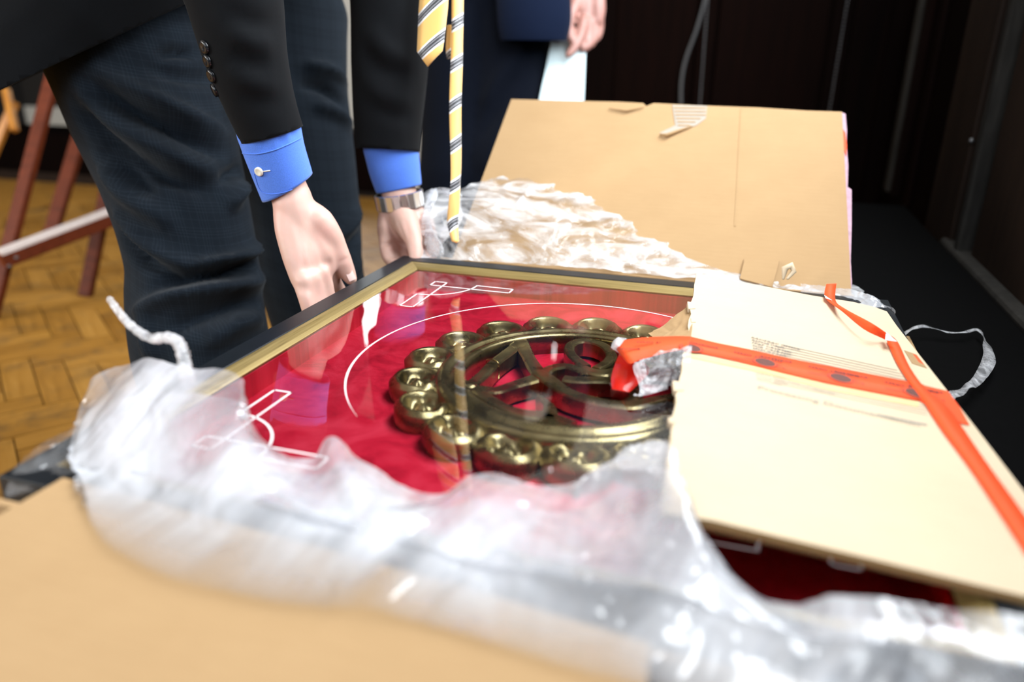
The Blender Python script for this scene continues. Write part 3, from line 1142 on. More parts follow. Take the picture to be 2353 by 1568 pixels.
RC = 0.2283
strip2d('printed_circle', [(RC * math.cos(a), RC * math.sin(a)) for a in np.radians(np.linspace(-47, 227, 161))], 0.0023, False, M['white_ink'], fr)
KH, KW, KL, KA = 0.2604, 0.0186, 0.119, 0.0648
for sx, sy in ((-1, 1), (-1, -1), (1, 1), (1, -1)):
    def C(a, b):
        return (sx * (KH - a), sy * (KH - b))
    geos = []
    w = 0.0021
    polys = [[C(KW, 0), C(KW, KL)], [C(KW, KL), C(0, KL)], [C(0, KL), C(0, KA)], [C(0, KW), C(KL, KW)], [C(KL, KW), C(KL, 0)], [C(KL, 0), C(KA, 0)],
             [C(0, 0), C(KW, 0)], [C(0, 0), C(0, KW)],
             [C(KA * math.sin(t), KA * math.cos(t)) for t in np.linspace(0, math.pi / 2, 17)]]
    for pl in polys:
        pl = np.array(pl, float)
        if len(pl) == 2:
            d = (pl[1] - pl[0]) / np.linalg.norm(pl[1] - pl[0]) * w / 2
            pl = np.array([pl[0] - d, pl[1] + d])
        T = np.gradient(pl, axis=0)
        T /= np.linalg.norm(T, axis=1)[:, None]
        Nn = np.stack([-T[:, 1], T[:, 0]], 1) * w / 2
        k = len(pl)
        geos.append(([(x, y, ZL) for x, y in pl + Nn] + [(x, y, ZL) for x, y in pl - Nn], [(i, i + 1, k + i + 1, k + i) for i in range(k - 1)]))
    V, Fc = join(geos)
    mesh('printed_corner', V, Fc, M['white_ink'], fr)
adopt(fr)
tag(fr, 'square black and gold glazed frame with red velvet and white corner lines', 'picture frame')

# ================================================================== BRASS EMBLEM
em = empty('brass_emblem', (0.009, 0.006, 0.4725))
EC = np.array([0.008, 0.004])
Z0, Z1 = 0.4726, 0.4972


def revolve(name, prof, seg, c, mat, parent):
    V, Fc = [], []
    k = len(prof)
    for i in range(seg):
        a = 2 * math.pi * i / seg
        for r, z in prof:
            V.append((c[0] + r * math.cos(a), c[1] + r * math.sin(a), z))
    for i in range(seg):
        for j in range(k):
            Fc.append((i * k + j, ((i + 1) % seg) * k + j, ((i + 1) % seg) * k + (j + 1) % k, i * k + (j + 1) % k))
    o = recalc(mesh(name, V, Fc, mat, parent, True))
    return o


revolve('ring', [(0.1165, Z0), (0.1165, Z1 - .004), (0.1180, Z1 - .001), (0.1225, Z1), (0.1285, Z1 - .0012), (0.1315, Z1 - .0045), (0.1345, Z1 - .0045),
                 (0.1375, Z1 - .002), (0.1420, Z1 - .0012), (0.1465, Z1 - .004), (0.150, Z1 - .011), (0.150, Z0)], 128, EC, M['brass'], em)


def scallop(k):
    ang = math.radians(-76.2 + 360 / 17 * k)
    e = np.array([math.cos(ang), math.sin(ang)])
    tn = np.array([-e[1], e[0]])
    c = EC + e * 0.1655
    NR, NS = 13, 40
    V, Fc = [], []
    rnd = random.Random(k)
    for j in range(NR):
        q = j / (NR - 1)
        for i in range(NS):
            a = 2 * math.pi * i / NS
            # a petal, wider at the rim, leaning to one side like a twisted leaf
            rr = q * (1 + 0.06 * math.cos(2 * a))
            u = rr * math.cos(a) * 0.0285
            v = rr * math.sin(a) * 0.0340
            u2, v2 = u, v + 0.10 * u
            rim = math.exp(-((q - 0.76) / 0.19) ** 2)
            hol = math.exp(-((q - 0.40) / 0.17) ** 2)
            bud = math.exp(-((((u - 0.001) / 0.008) ** 2) + ((v + 0.005) / 0.015) ** 2))
            leaf = math.exp(-((((u + 0.013) / 0.006) ** 2) + ((v - 0.008) / 0.018) ** 2))
            open_in = 0.5 - 0.5 * math.cos(a)          # rim opens towards the ring
            h = 0.0135 + 0.0100 * rim * (1 - 0.55 * open_in) - 0.0050 * hol + 0.0036 * bud + 0.0050 * leaf
            h += 0.0016 * math.sin(5 * a + k) * hol - 0.004 * math.exp(-(((u + 0.004) / 0.004) ** 2 + ((v - 0.012) / 0.010) ** 2))
            if q > 0.97:
                h = 0.0165
            p = c + e * u2 + tn * v2
            V.append((p[0], p[1], Z0 + max(0.001, min(h, Z1 - Z0))))
    for i in range(NS):                                   # side wall down to the velvet
        a = 2 * math.pi * i / NS
        rr = 1.0 + 0.06 * math.cos(2 * a)
        u, v = rr * math.cos(a) * 0.0285, rr * math.sin(a) * 0.0340
        p = c + e * u + tn * (v + 0.10 * u)
        V.append((p[0], p[1], Z0))
    for j in range(NR):
        for i in range(NS):
            i2 = (i + 1) % NS
            Fc.append((j * NS + i, j * NS + i2, (j + 1) * NS + i2, (j + 1) * NS + i))
    return recalc(mesh('scallop', V, Fc, M['brass'], em, True))


for k in range(17):
    scallop(k)


def stroke(name, P2, w, z1=Z1 - 0.002, n=8, closed=False):
    P2 = [p for p in P2]
    c = catmull(P2, n) if len(P2) > 2 else np.array([np.array(P2[0]) + (np.array(P2[1]) - np.array(P2[0])) * t for t in np.linspace(0, 1, 8)])
    wv = np.array(w, float) if np.ndim(w) else np.full(len(P2), w)
    ws = np.interp(np.linspace(0, len(P2) - 1, len(c)), range(len(P2)), wv)
    T = np.gradient(c, axis=0)
    T /= np.linalg.norm(T, axis=1)[:, None] + 1e-12
    Nn = np.stack([-T[:, 1], T[:, 0]], 1)
    V, Fc = [], []
    sec = [(-1, Z0 + .004), (-1, z1 - .0022), (-0.80, z1 - .0004), (-0.5, z1), (0.5, z1), (0.80, z1 - .0004), (1, z1 - .0022), (1, Z0 + .004)]
    k = len(sec)
    for p, nn, ww in zip(c, Nn, ws):
        for s, z in sec:
            q = p + nn * s * ww / 2
            V.append((q[0], q[1], z))
    m = len(c)
    for i in range(m - 1):
        for j in range(k):
            Fc.append((i * k + j, i * k + (j + 1) % k, (i + 1) * k + (j + 1) % k, (i + 1) * k + j))
    Fc += [tuple(range(k)), tuple(range((m - 1) * k + k - 1, (m - 1) * k - 1, -1))]
    o = recalc(mesh(name, V, Fc, M['brass'], em))
    return o


stroke('monogram_stroke', [(-0.083, 0.092), (-0.0734, 0.078), (-0.0522, 0.0374), (-0.0311, 0.0015), (-0.0145, -0.0151), (0.0116, -0.0396), (0.046, -0.0514), (0.0764, -0.0486), (0.0967, -0.0304), (0.117, -0.012)],
       [.022, .019, .015, .019, .020, .017, .016, .018, .015, .012])
stroke('monogram_stroke', [(-0.0800, 0.090), (-0.0775, 0.0651), (-0.0841, 0.0165), (-0.0854, -0.0261), (-0.0893, -0.062)], [.020, .016, .015, .015, .016], Z1 - .003)
stroke('monogram_stroke', [(-0.0250, -0.0060), (-0.0466, -0.0368), (-0.0613, -0.0560), (-0.0900, -0.0560)], [.020, .015, .015, .014], Z1 - .0035)
stroke('monogram_stroke', [(-0.104, -0.0484), (-0.0880, -0.0570), (-0.0582, -0.0791), (-0.0369, -0.0935), (-0.0145, -0.0992), (0.0038, -0.0981), (0.0305, -0.1082)], [.014, .020, .015, .015, .017, .020, .022], Z1 - .0025)
stroke('monogram_stroke', [(0.0078, -0.1010), (0.004, -0.0820), (-0.002, -0.0700), (-0.0162, -0.0560)], [.020, .014, .009, .003], Z1 - .0025)
stroke('monogram_stroke', [(-0.0250, -0.0020), (-0.0211, 0.0172), (-0.0072, 0.0288), (0.0114, 0.0220), (0.0170, 0.010)], [.016, .013, .013, .012, .008], Z1 - .003)
stroke('monogram_stroke', [(-0.0015, -0.0047), (0.0124, -0.004), (0.0513, 0.0072), (0.0743, -0.004), (0.0755, -0.0315), (0.068, -0.048)], [.014, .016, .016, .015, .013, .013], Z1 - .003)
stroke('monogram_stroke', [(0.0143, 0.0330), (-0.0074, 0.0592), (-0.0171, 0.0890), (-0.0058, 0.1089), (0.0186, 0.1026), (0.0342, 0.0762), (0.0336, 0.0500), (0.026, 0.030)], [.013, .012, .012, .013, .013, .013, .013, .012])
stroke('monogram_stroke', [(0.0040, 0.0386), (0.0200, 0.0230), (0.0380, 0.0230), (0.0600, 0.0440), (0.0800, 0.0620), (0.108, 0.060)], [.008, .016, .018, .015, .013, .012], Z1 - .0025)
stroke('monogram_stroke', [(0.0540, 0.0060), (0.0580, 0.0300), (0.0480, 0.0600), (0.0560, 0.100)], [.013, .013, .013, .014], Z1 - .003)
bud = ball_geo((-0.0893, -0.0565, Z1 - .0055), (0.012, 0.010, 0.006), 14)
mesh('monogram_knot', *bud, M['brass'], em, True)
wl = [(-0.0930, 0.012, 0.486), (-0.0925, 0.010, 0.4955), (-0.0850, 0.007, 0.4985), (-0.0770, 0.004, 0.4960), (-0.0755, 0.002, 0.486), (-0.0745, -0.003, 0.4805)]
tube('wire_tie', catmull(wl, 6), 0.0008, M['wire'], em, 8)
wl = [(0.055, -0.180, 0.476), (0.056, -0.187, 0.478), (0.057, -0.192, 0.474)]
tube('fixing_pin', wl, [0.002, 0.0028, 0.002], M['button_dark'], em, 8)
adopt(em)
tag(em, 'round cast brass monogram emblem with scalloped rim on the red velvet', 'emblem')

# ================================================================== PEOPLE


def chain(pts, rad, seg=14, ratio=1.0, up=(0, 1, 0), n=3):
    P = catmull(pts, n) if len(pts) > 2 else np.array(pts, float)
    rr = np.interp(np.linspace(0, len(pts) - 1, len(P)), range(len(pts)), rad)
    return tube_geo(P, rr, seg, ratio, up)


def pts3(lst):
    return [at(x, y, d) for x, y, d in lst]


def head_geos(c, face, up):
    """Skull, jaw, nose, ears and brow around centre c, looking along `face`."""
    f = np.array(face, float)
    f /= np.linalg.norm(f)
    u = np.array(up, float)
    u -= f * (u @ f)
    u /= np.linalg.norm(u)
    s = np.cross(u, f)
    c = np.array(c, float)

    def q(a, b, d):
        return c + s * a + f * b + u * d
    g = [tube_geo([q(0, -0.035, 0.02), q(0, 0.025, 0.03)], [0.078, 0.075], 18),
         tube_geo([q(0, 0.015, -0.03), q(0, 0.045, -0.075)], [0.066, 0.042], 16),
         tube_geo([q(0, 0.085, 0.01), q(0, 0.108, -0.028)], [0.009, 0.014], 10),
         tube_geo([q(-0.035, 0.078, 0.022), q(0.035, 0.078, 0.022)], [0.016, 0.016], 10),
         tube_geo([q(-0.018, 0.083, -0.058), q(0.018, 0.083, -0.058)], [0.009, 0.009], 10),
         tube_geo([q(0, 0.070, -0.092), q(0, 0.078, -0.088)], [0.02, 0.018], 10)]
    for sg in (-1, 1):
        g.append(tube_geo([q(sg * 0.074, -0.012, 0.018), q(sg * 0.080, -0.018, -0.002), q(sg * 0.074, -0.008, -0.028)], [0.013, 0.015, 0.009], 10))
    return g, q


# ---------- the man lifting the frame
man = empty('person', (-0.70, 0.40, 0.0))
hipR, hipL = np.array([-0.84, 0.27, 0.90]), np.array([-0.80, 0.50, 0.90])
legR_px = [(262, 20, 1.20), (305, 130, 1.20), (352, 270, 1.20), (395, 400, 1.20), (425, 510, 1.20), (445, 610, 1.20), (450, 700, 1.20), (470, 830, 1.20)]
legR = pts3(legR_px) + [np.array([-0.665, 0.245, 0.24]), np.array([-0.69, 0.245, 0.07])]
legR_r = [0.125, 0.131, 0.123, 0.110, 0.103, 0.100, 0.104, 0.106, 0.102, 0.108]
legL = pts3([(638, 40, 1.45), (652, 200, 1.45), (676, 330, 1.45), (694, 440, 1.45), (706, 540, 1.45), (716, 640, 1.45)]) + [np.array([-0.60, 0.52, 0.22]), np.array([-0.63, 0.52, 0.07])]
legL_r = [0.135, 0.122, 0.114, 0.108, 0.105, 0.100, 0.098, 0.104]
tr = blob('trousers', [chain(legR, legR_r, 22), chain(legL, legL_r, 22),
                       chain([(-0.86, 0.40, 0.98), (-0.83, 0.40, 0.86), (-0.79, 0.40, 0.78)], [0.13, 0.14, 0.105], 20, 1.15, (0, 1, 0))],
          0.008, M['trouser'], man, 5, [((0, 0, 0.05), (0, 0, -1))])
folds = [
    # deep creases raking down from the seat to the knee
    ([(215, 195), (300, 250), (420, 310), (520, 360)], 0.012, -0.010), ([(215, 165), (320, 215), (430, 265), (520, 310)], 0.014, 0.008),
    ([(180, 240), (260, 330), (370, 400), (480, 440)], 0.013, -0.010), ([(175, 205), (270, 290), (400, 365), (510, 405)], 0.015, 0.008),
    ([(230, 370), (300, 450), (400, 520)], 0.016, 0.009), ([(220, 340), (290, 400), (350, 450)], 0.012, -0.009),
    ([(265, 480), (310, 540), (380, 595), (460, 620)], 0.013, 0.008), ([(275, 520), (330, 590), (420, 640)], 0.011, -0.009),
    ([(330, 150), (420, 175), (500, 180)], 0.012, -0.006), ([(360, 125), (410, 118), (450, 124)], 0.008, -0.008),
    # rolls behind the bent knee
    ([(585, 560), (560, 590), (500, 605), (450, 612)], 0.010, 0.013), ([(580, 605), (540, 622), (470, 632), (360, 655)], 0.010, -0.014),
    ([(600, 640), (560, 655), (480, 668), (380, 690), (310, 720)], 0.013, 0.011), ([(600, 690), (540, 700), (450, 730), (390, 760)], 0.012, -0.009),
    ([(555, 420), (540, 450), (520, 480)], 0.012, 0.010), ([(556, 385), (535, 400), (500, 415)], 0.010, -0.008),
    ([(600, 730), (540, 750), (470, 790)], 0.014, 0.008), ([(330, 720), (340, 780), (350, 830)], 0.012, 0.006),
    # far leg
    ([(700, 150), (760, 165), (805, 200)], 0.012, 0.008), ([(690, 195), (750, 205), (800, 245)], 0.010, -0.008), ([(720, 240), (770, 260), (805, 290)], 0.012, 0.007),
    ([(835, 470), (800, 520), (760, 560)], 0.012, 0.009), ([(838, 520), (810, 570), (770, 610)], 0.010, -0.009), ([(838, 590), (800, 640), (760, 680)], 0.014, 0.008),
]
fold(tr, folds, 2.8)
# cloth weave runs down each leg: UVs from height and angle round the leg axis
V = verts_of(tr)
axR = np.array(legR)
o_ = np.argsort(axR[:, 2])
cxR, cyR = np.interp(V[:, 2], axR[o_, 2], axR[o_, 0]), np.interp(V[:, 2], axR[o_, 2], axR[o_, 1])
axL = np.array(legL)
o_ = np.argsort(axL[:, 2])
cxL, cyL = np.interp(V[:, 2], axL[o_, 2], axL[o_, 0]), np.interp(V[:, 2], axL[o_, 2], axL[o_, 1])
nearR = np.abs(V[:, 1] - cyR) < np.abs(V[:, 1] - cyL)
cx, cy = np.where(nearR, cxR, cxL), np.where(nearR, cyR, cyL)
uvs = np.stack([np.arctan2(V[:, 0] - cx, -(V[:, 1] - cy)) * 0.11, V[:, 2] + 0.25 * V[:, 0]], 1)
l = tr.data.uv_layers.new(name='UVMap')
idx = np.empty(len(tr.data.loops), int)
tr.data.loops.foreach_get('vertex_index', idx)
l.data.foreach_set('uv', uvs[idx].ravel())

shR, shL = np.array([-0.50, 0.20, 1.22]), np.array([-0.47, 0.60, 1.22])
slR = [shR] + pts3([(505, -160, 0.92), (540, 0, 0.935), (563, 120, 0.955), (592, 220, 0.977), (617, 288, 0.993)])
slR_r = [0.085, 0.066, 0.060, 0.053, 0.047, 0.0435]
slL = [shL] + pts3([(885, -150, 1.20), (896, 0, 1.205), (896, 150, 1.22), (892, 260, 1.235), (891, 328, 1.245)])
slL_r = [0.085, 0.068, 0.064, 0.063, 0.058, 0.054]
wdR = slR[-1] - slR[-2]
wdR = wdR / np.linalg.norm(wdR)
wdL = slL[-1] - slL[-2]
wdL = wdL / np.linalg.norm(wdL)
jk = blob('jacket', [chain(slR + [slR[-1] + wdR * 0.05], slR_r + [0.043], 20), chain(slL + [slL[-1] + wdL * 0.05], slL_r + [0.052], 20),
                     chain(pts3([(420, -260, 1.12), (330, -130, 1.15), (235, -10, 1.17), (165, 100, 1.19), (100, 260, 1.20)]), [0.12, 0.155, 0.185, 0.190, 0.18], 22),
                     chain(pts3([(700, -150, 1.38), (735, -60, 1.38), (748, 5, 1.38)]), [0.12, 0.085, 0.05], 16),
                     chain([(-0.50, 0.24, 1.24), (-0.46, 0.40, 1.27), (-0.47, 0.56, 1.24)], [0.10, 0.115, 0.10], 18),
                     chain([(-0.50, 0.40, 1.24), (-0.62, 0.40, 1.13), (-0.76, 0.40, 1.02), (-0.86, 0.40, 0.92), (-0.90, 0.40, 0.80), (-0.92, 0.40, 0.66)],
                           [0.125, 0.140, 0.150, 0.172, 0.19, 0.20], 24, 1.28, (0, 1, 0))],
          0.008, M['jacket'], man, 5)
# cut the sleeves at the wrist and the skirts along the hem
bm = bmesh.new()
bm.from_mesh(jk.data)


def cut_part(bm, p, n, test):
    vs = [v for v in bm.verts if test(v.co)]
    fs = [f for f in bm.faces if any(test(v.co) for v in f.verts)]
    es = list({e for f in fs for e in f.edges})
    vv = list({v for f in fs for v in f.verts})
    bmesh.ops.bisect_plane(bm, geom=vv + es + fs, plane_co=p, plane_no=n)
    pl, nl = Vector(p), Vector(n)
    dead = [f for f in bm.faces if test(f.calc_center_median()) and (f.calc_center_median() - pl).dot(nl) > 1e-6]
    bmesh.ops.delete(bm, geom=dead, context='FACES')


cut_part(bm, slR[-1] + wdR * 0.012, wdR + np.array(IR) * -0.0 + np.array([-0.0, 0, 0]), lambda c: (Vector(c) - Vector(slR[-1])).length < 0.10)
cut_part(bm, slL[-1] + wdL * 0.012, wdL, lambda c: (Vector(c) - Vector(slL[-1])).length < 0.11)
h0, h1 = at(-40, 225, 1.12), at(430, 8, 1.12)
hd = h1 - h0
hn = np.cross(hd, h0 - CAM)
hn /= np.linalg.norm(hn)
if hn[2] > 0:
    hn = -hn
cut_part(bm, h0, hn, lambda c: c.x < -0.52 and c.z < 1.2)
bm.to_mesh(jk.data)
bm.free()
m_ = jk.modifiers.new('cloth_thickness', 'SOLIDIFY')
m_.thickness = 0.003
m_.offset = -1
fold(jk, [([(520, 20), (560, 50), (620, 60), (650, 40)], 0.013, -0.007), ([(520, 60), (570, 90), (630, 95)], 0.015, 0.007), ([(530, 115), (570, 145), (620, 150)], 0.013, -0.006),
          ([(525, 150), (570, 190), (640, 195)], 0.015, 0.006), ([(545, 200), (590, 230), (650, 235)], 0.012, -0.004),
          ([(850, 60), (880, 110), (930, 130)], 0.015, 0.008), ([(840, 110), (880, 160), (940, 170)], 0.012, -0.007), ([(835, 170), (880, 220), (945, 230)], 0.014, 0.006), ([(850, 240), (900, 265), (950, 270)], 0.012, -0.005)])
# sleeve buttons and vent
tj = bvh_of(jk)
for (x, y) in ((463, 108), (470, 140), (479, 174), (487, 207)):
    p, n_ = on_surface(tj, x + 8, y)
    if p is None:
        continue
    t1 = np.cross(n_, IU)
    t1 /= np.linalg.norm(t1)
    t2 = np.cross(n_, t1)
    V = [p + n_ * h + r * (t1 * math.cos(a) + t2 * math.sin(a)) for r, h in ((0.0085, 0), (0.0085, 0.003), (0.006, 0.0042), (0.003, 0.003)) for a in np.linspace(0, 2 * math.pi, 17)[:-1]]
    Fc = [(j * 16 + i, j * 16 + (i + 1) % 16, (j + 1) * 16 + (i + 1) % 16, (j + 1) * 16 + i) for j in range(3) for i in range(16)] + [tuple(range(48, 64))]
    recalc(mesh('sleeve_button', V, Fc, M['button_dark'], jk, True))

# shirt cuffs
cR = pts3([(606, 262, 0.986), (618, 300, 0.996), (634, 355, 1.012), (660, 430, 1.036)])
cL = pts3([(890, 300, 1.238), (898, 340, 1.247), (907, 390, 1.257), (917, 434, 1.266)])


def cuff(name, pth, rad, parent, slant=0.0, ratio=0.92, n=40):
    P = catmull(pth, 8)
    rr = np.interp(np.linspace(0, len(pth) - 1, len(P)), range(len(pth)), rad)
    V, Fc = [], []
    T = np.gradient(P, axis=0)
    for p, r, t in zip(P, rr, T):
        t = t / np.linalg.norm(t)
        a = np.array(IR) - t * (np.array(IR) @ t)
        a /= np.linalg.norm(a)
        b = np.cross(t, a)
        for i in range(n):
            th = 2 * math.pi * i / n
            k = (len(V) // n) / (len(P) - 1)
            V.append(p + r * (a * math.cos(th) + b * math.sin(th) * ratio) - t * slant * k * math.cos(th))
    for j in range(len(P) - 1):
        for i in range(n):
            Fc.append((j * n + i, j * n + (i + 1) % n, (j + 1) * n + (i + 1) % n, (j + 1) * n + i))
    o = recalc(mesh(name, V, Fc, M['shirt'], parent, True))
    m = o.modifiers.new('thickness', 'SOLIDIFY')
    m.thickness = 0.0022
    m.offset = -1
    return o


cuffR = cuff('shirt_cuff', cR, [0.041, 0.0425, 0.0405, 0.0390], man, 0.011)
cuffL = cuff('shirt_cuff', cL, [0.044, 0.0455, 0.043, 0.0385], man, 0.0)
fold(cuffR, [([(600, 300), (605, 330), (607, 345)], 0.004, -0.003), ([(640, 292), (648, 320), (652, 335)], 0.004, -0.003), ([(670, 285), (676, 305), (680, 320)], 0.004, -0.003)])
# band seam, button and its hole on the near cuff
tc = bvh_of(cuffR)
seam = [on_surface(tc, x, y, 0.0004)[0] for x, y in catmull([(558, 352), (590, 354), (630, 345), (670, 328), (700, 312)], 5)]
seam = [p for p in seam if p is not None]
tube('cuff_seam', seam, 0.0009, M['shirt'], cuffR, 6)
hem = [on_surface(tc, x, y, 0.0004)[0] for x, y in catmull([(585, 400), (598, 436), (620, 446), (660, 440), (716, 415)], 5)]
hem = [p for p in hem if p is not None]
if len(hem) > 3:
    tube('cuff_stitch', hem, 0.0005, M['shirt'], cuffR, 6)
p, n_ = on_surface(tc, 596, 394)
if p is not None:
    t1 = np.cross(n_, IU)
    t1 /= np.linalg.norm(t1)
    t2 = np.cross(n_, t1)
    V = [p + n_ * h + r * (t1 * math.cos(a) + t2 * math.sin(a)) for r, h in ((0.0062, 0), (0.0062, 0.0025), (0.0048, 0.0036), (0.003, 0.0026)) for a in np.linspace(0, 2 * math.pi, 21)[:-1]]
    Fc = [(j * 20 + i, j * 20 + (i + 1) % 20, (j + 1) * 20 + (i + 1) % 20, (j + 1) * 20 + i) for j in range(3) for i in range(20)] + [tuple(range(60, 80))]
    recalc(mesh('cuff_button', V, Fc, M['button'], cuffR, True))
    q1, q2 = on_surface(tc, 604, 394, 0.0006)[0], on_surface(tc, 620, 392, 0.0006)[0]
    tube('button_hole', [q1, (q1 + q2) / 2, q2], 0.0009, M['button'], cuffR, 6)

# bare hands and head in one skin
S = 1.0


def hand_R():
    g = []
    up_ = tuple(FW)
    g.append(chain(pts3([(600, 230, 0.98), (640, 380, 1.018), (664, 440, 1.035), (674, 475, 1.036)]), [0.030, 0.028, 0.0265, 0.0270], 18))
    # back of the hand
    g.append(chain(pts3([(686, 486, 1.045), (704, 530, 1.048), (722, 585, 1.05), (738, 630, 1.065)]), [0.021, 0.022, 0.0195, 0.0142], 16))
    g.append(chain(pts3([(676, 486, 1.038), (686, 535, 1.038), (702, 600, 1.04), (714, 640, 1.05)]), [0.022, 0.022, 0.019, 0.0142], 16))
    g.append(chain(pts3([(664, 486, 1.034), (670, 535, 1.032), (686, 600, 1.032), (697, 648, 1.04)]), [0.020, 0.020, 0.0178, 0.0132], 16))
    g.append(chain(pts3([(656, 484, 1.034), (661, 530, 1.03), (675, 590, 1.028), (690, 645, 1.03)]), [0.017, 0.0175, 0.016, 0.013], 16))
    g.append(chain(pts3([(668, 448, 1.036), (680, 490, 1.04), (694, 540, 1.044)]), [0.0275, 0.0285, 0.025], 16))
    g.append(chain(pts3([(750, 622, 1.075), (766, 652, 1.10), (784, 676, 1.115)]), [0.0140, 0.0135, 0.011], 12))
    # fingers curling under the rail
    g.append(chain(pts3([(738, 625, 1.05), (746, 662, 1.06), (757, 700, 1.07), (785, 712, 1.07)]), [0.0148, 0.0135, 0.0125, 0.0105], 12))
    g.append(chain(pts3([(715, 640, 1.035), (726, 675, 1.045), (738, 715, 1.05), (765, 728, 1.05)]), [0.0145, 0.0130, 0.012, 0.0105], 12))
    g.append(chain(pts3([(698, 645, 1.025), (712, 685, 1.035), (726, 725, 1.04), (750, 738, 1.04)]), [0.0135, 0.0122, 0.0112, 0.0098], 12))
    g.append(chain(pts3([(690, 645, 1.03), (702, 682, 1.025), (714, 722, 1.03), (735, 735, 1.03)]), [0.012, 0.011, 0.010, 0.0088], 12))
    # thumb: root, web and two phalanges closing on the edge of the frame
    g.append(chain(pts3([(702, 490, 1.05), (735, 510, 1.045), (766, 555, 1.06)]), [0.021, 0.0205, 0.0170], 14))
    g.append(chain(pts3([(712, 530, 1.045), (742, 580, 1.055), (752, 615, 1.06)]), [0.020, 0.019, 0.0135], 14))
    g.append(chain(pts3([(766, 555, 1.06), (783, 592, 1.07), (795, 620, 1.08), (806, 641, 1.085)]), [0.0165, 0.0145, 0.0130, 0.0098], 14))
    return g


def hand_L():
    g = []
    g.append(chain(pts3([(890, 260, 1.235), (907, 400, 1.258), (920, 455, 1.262), (922, 480, 1.26)]), [0.033, 0.031, 0.0290, 0.0290], 18))
    g.append(chain(pts3([(906, 490, 1.268), (898, 525, 1.268), (900, 560, 1.27)]), [0.026, 0.0240, 0.019], 16))
    g.append(chain(pts3([(938, 492, 1.268), (950, 516, 1.268), (962, 545, 1.26)]), [0.026, 0.0255, 0.020], 16))
    g.append(chain(pts3([(952, 492, 1.272), (972, 512, 1.265), (984, 545, 1.27)]), [0.020, 0.0195, 0.0150], 16))
    g.append(chain(pts3([(924, 494, 1.252), (937, 520, 1.232), (948, 545, 1.218)]), [0.0235, 0.0205, 0.0155], 16))          # thumb root
    g.append(chain(pts3([(948, 543, 1.218), (955, 568, 1.208), (957, 596, 1.200)]), [0.0152, 0.0138, 0.0115], 14))       # thumb
    g.append(chain(pts3([(980, 532, 1.275), (994, 562, 1.272), (990, 588, 1.262), (978, 598, 1.25)]), [0.0150, 0.0132, 0.0116, 0.0095], 12))
    g.append(chain(pts3([(966, 552, 1.28), (972, 586, 1.28), (962, 606, 1.26), (945, 606, 1.25)]), [0.014, 0.0125, 0.0112, 0.0098], 12))
    g.append(chain(pts3([(905, 552, 1.27), (902, 582, 1.265), (912, 602, 1.25), (930, 606, 1.245)]), [0.0155, 0.0135, 0.0120, 0.0102], 12))
    g.append(chain(pts3([(905, 530, 1.285), (938, 552, 1.29), (972, 548, 1.29)]), [0.021, 0.024, 0.020], 14))           # knuckle row behind
    g.append(chain(pts3([(925, 560, 1.285), (926, 585, 1.28), (934, 606, 1.265)]), [0.0150, 0.0140, 0.0115], 12))
    g.append(chain(pts3([(890, 540, 1.265), (889, 572, 1.255), (896, 596, 1.245), (912, 606, 1.24)]), [0.0150, 0.0130, 0.0115, 0.0098], 12))
    return g


hc = np.array([-0.27, 0.40, 1.43])
hg, hq = head_geos(hc, (0.62, 0.0, -0.78), (0.78, 0, 0.62))
body_g = hand_R() + hand_L() + hg
body_g += [chain([(-0.42, 0.40, 1.30), (-0.34, 0.40, 1.37), (-0.29, 0.40, 1.41)], [0.06, 0.056, 0.055], 16),
           chain([slR[0], slR[1], slR[2], slR[4], at(600, 230, 0.98)], [0.05, 0.045, 0.040, 0.034, 0.030], 14),
           chain([slL[0], slL[1], slL[2], slL[3], at(890, 260, 1.235)], [0.05, 0.045, 0.042, 0.036, 0.033], 14),
           chain([(-0.50, 0.26, 1.22), (-0.45, 0.40, 1.27), (-0.47, 0.56, 1.22)], [0.06, 0.07, 0.06], 14),
           chain([(-0.50, 0.40, 1.22), (-0.66, 0.40, 1.08), (-0.82, 0.40, 0.92)], [0.09, 0.09, 0.09], 14, 1.3),
           chain([(-0.82, 0.38, 0.92), legR[2], legR[5], legR[8], legR[9]], [0.085, 0.075, 0.055, 0.045, 0.04], 14),
           chain([(-0.82, 0.44, 0.92), legL[1], legL[4], legL[6], legL[7]], [0.085, 0.075, 0.055, 0.045, 0.04], 14)]
body = blob('body', body_g, 0.0032, M['skin'], man, 8)
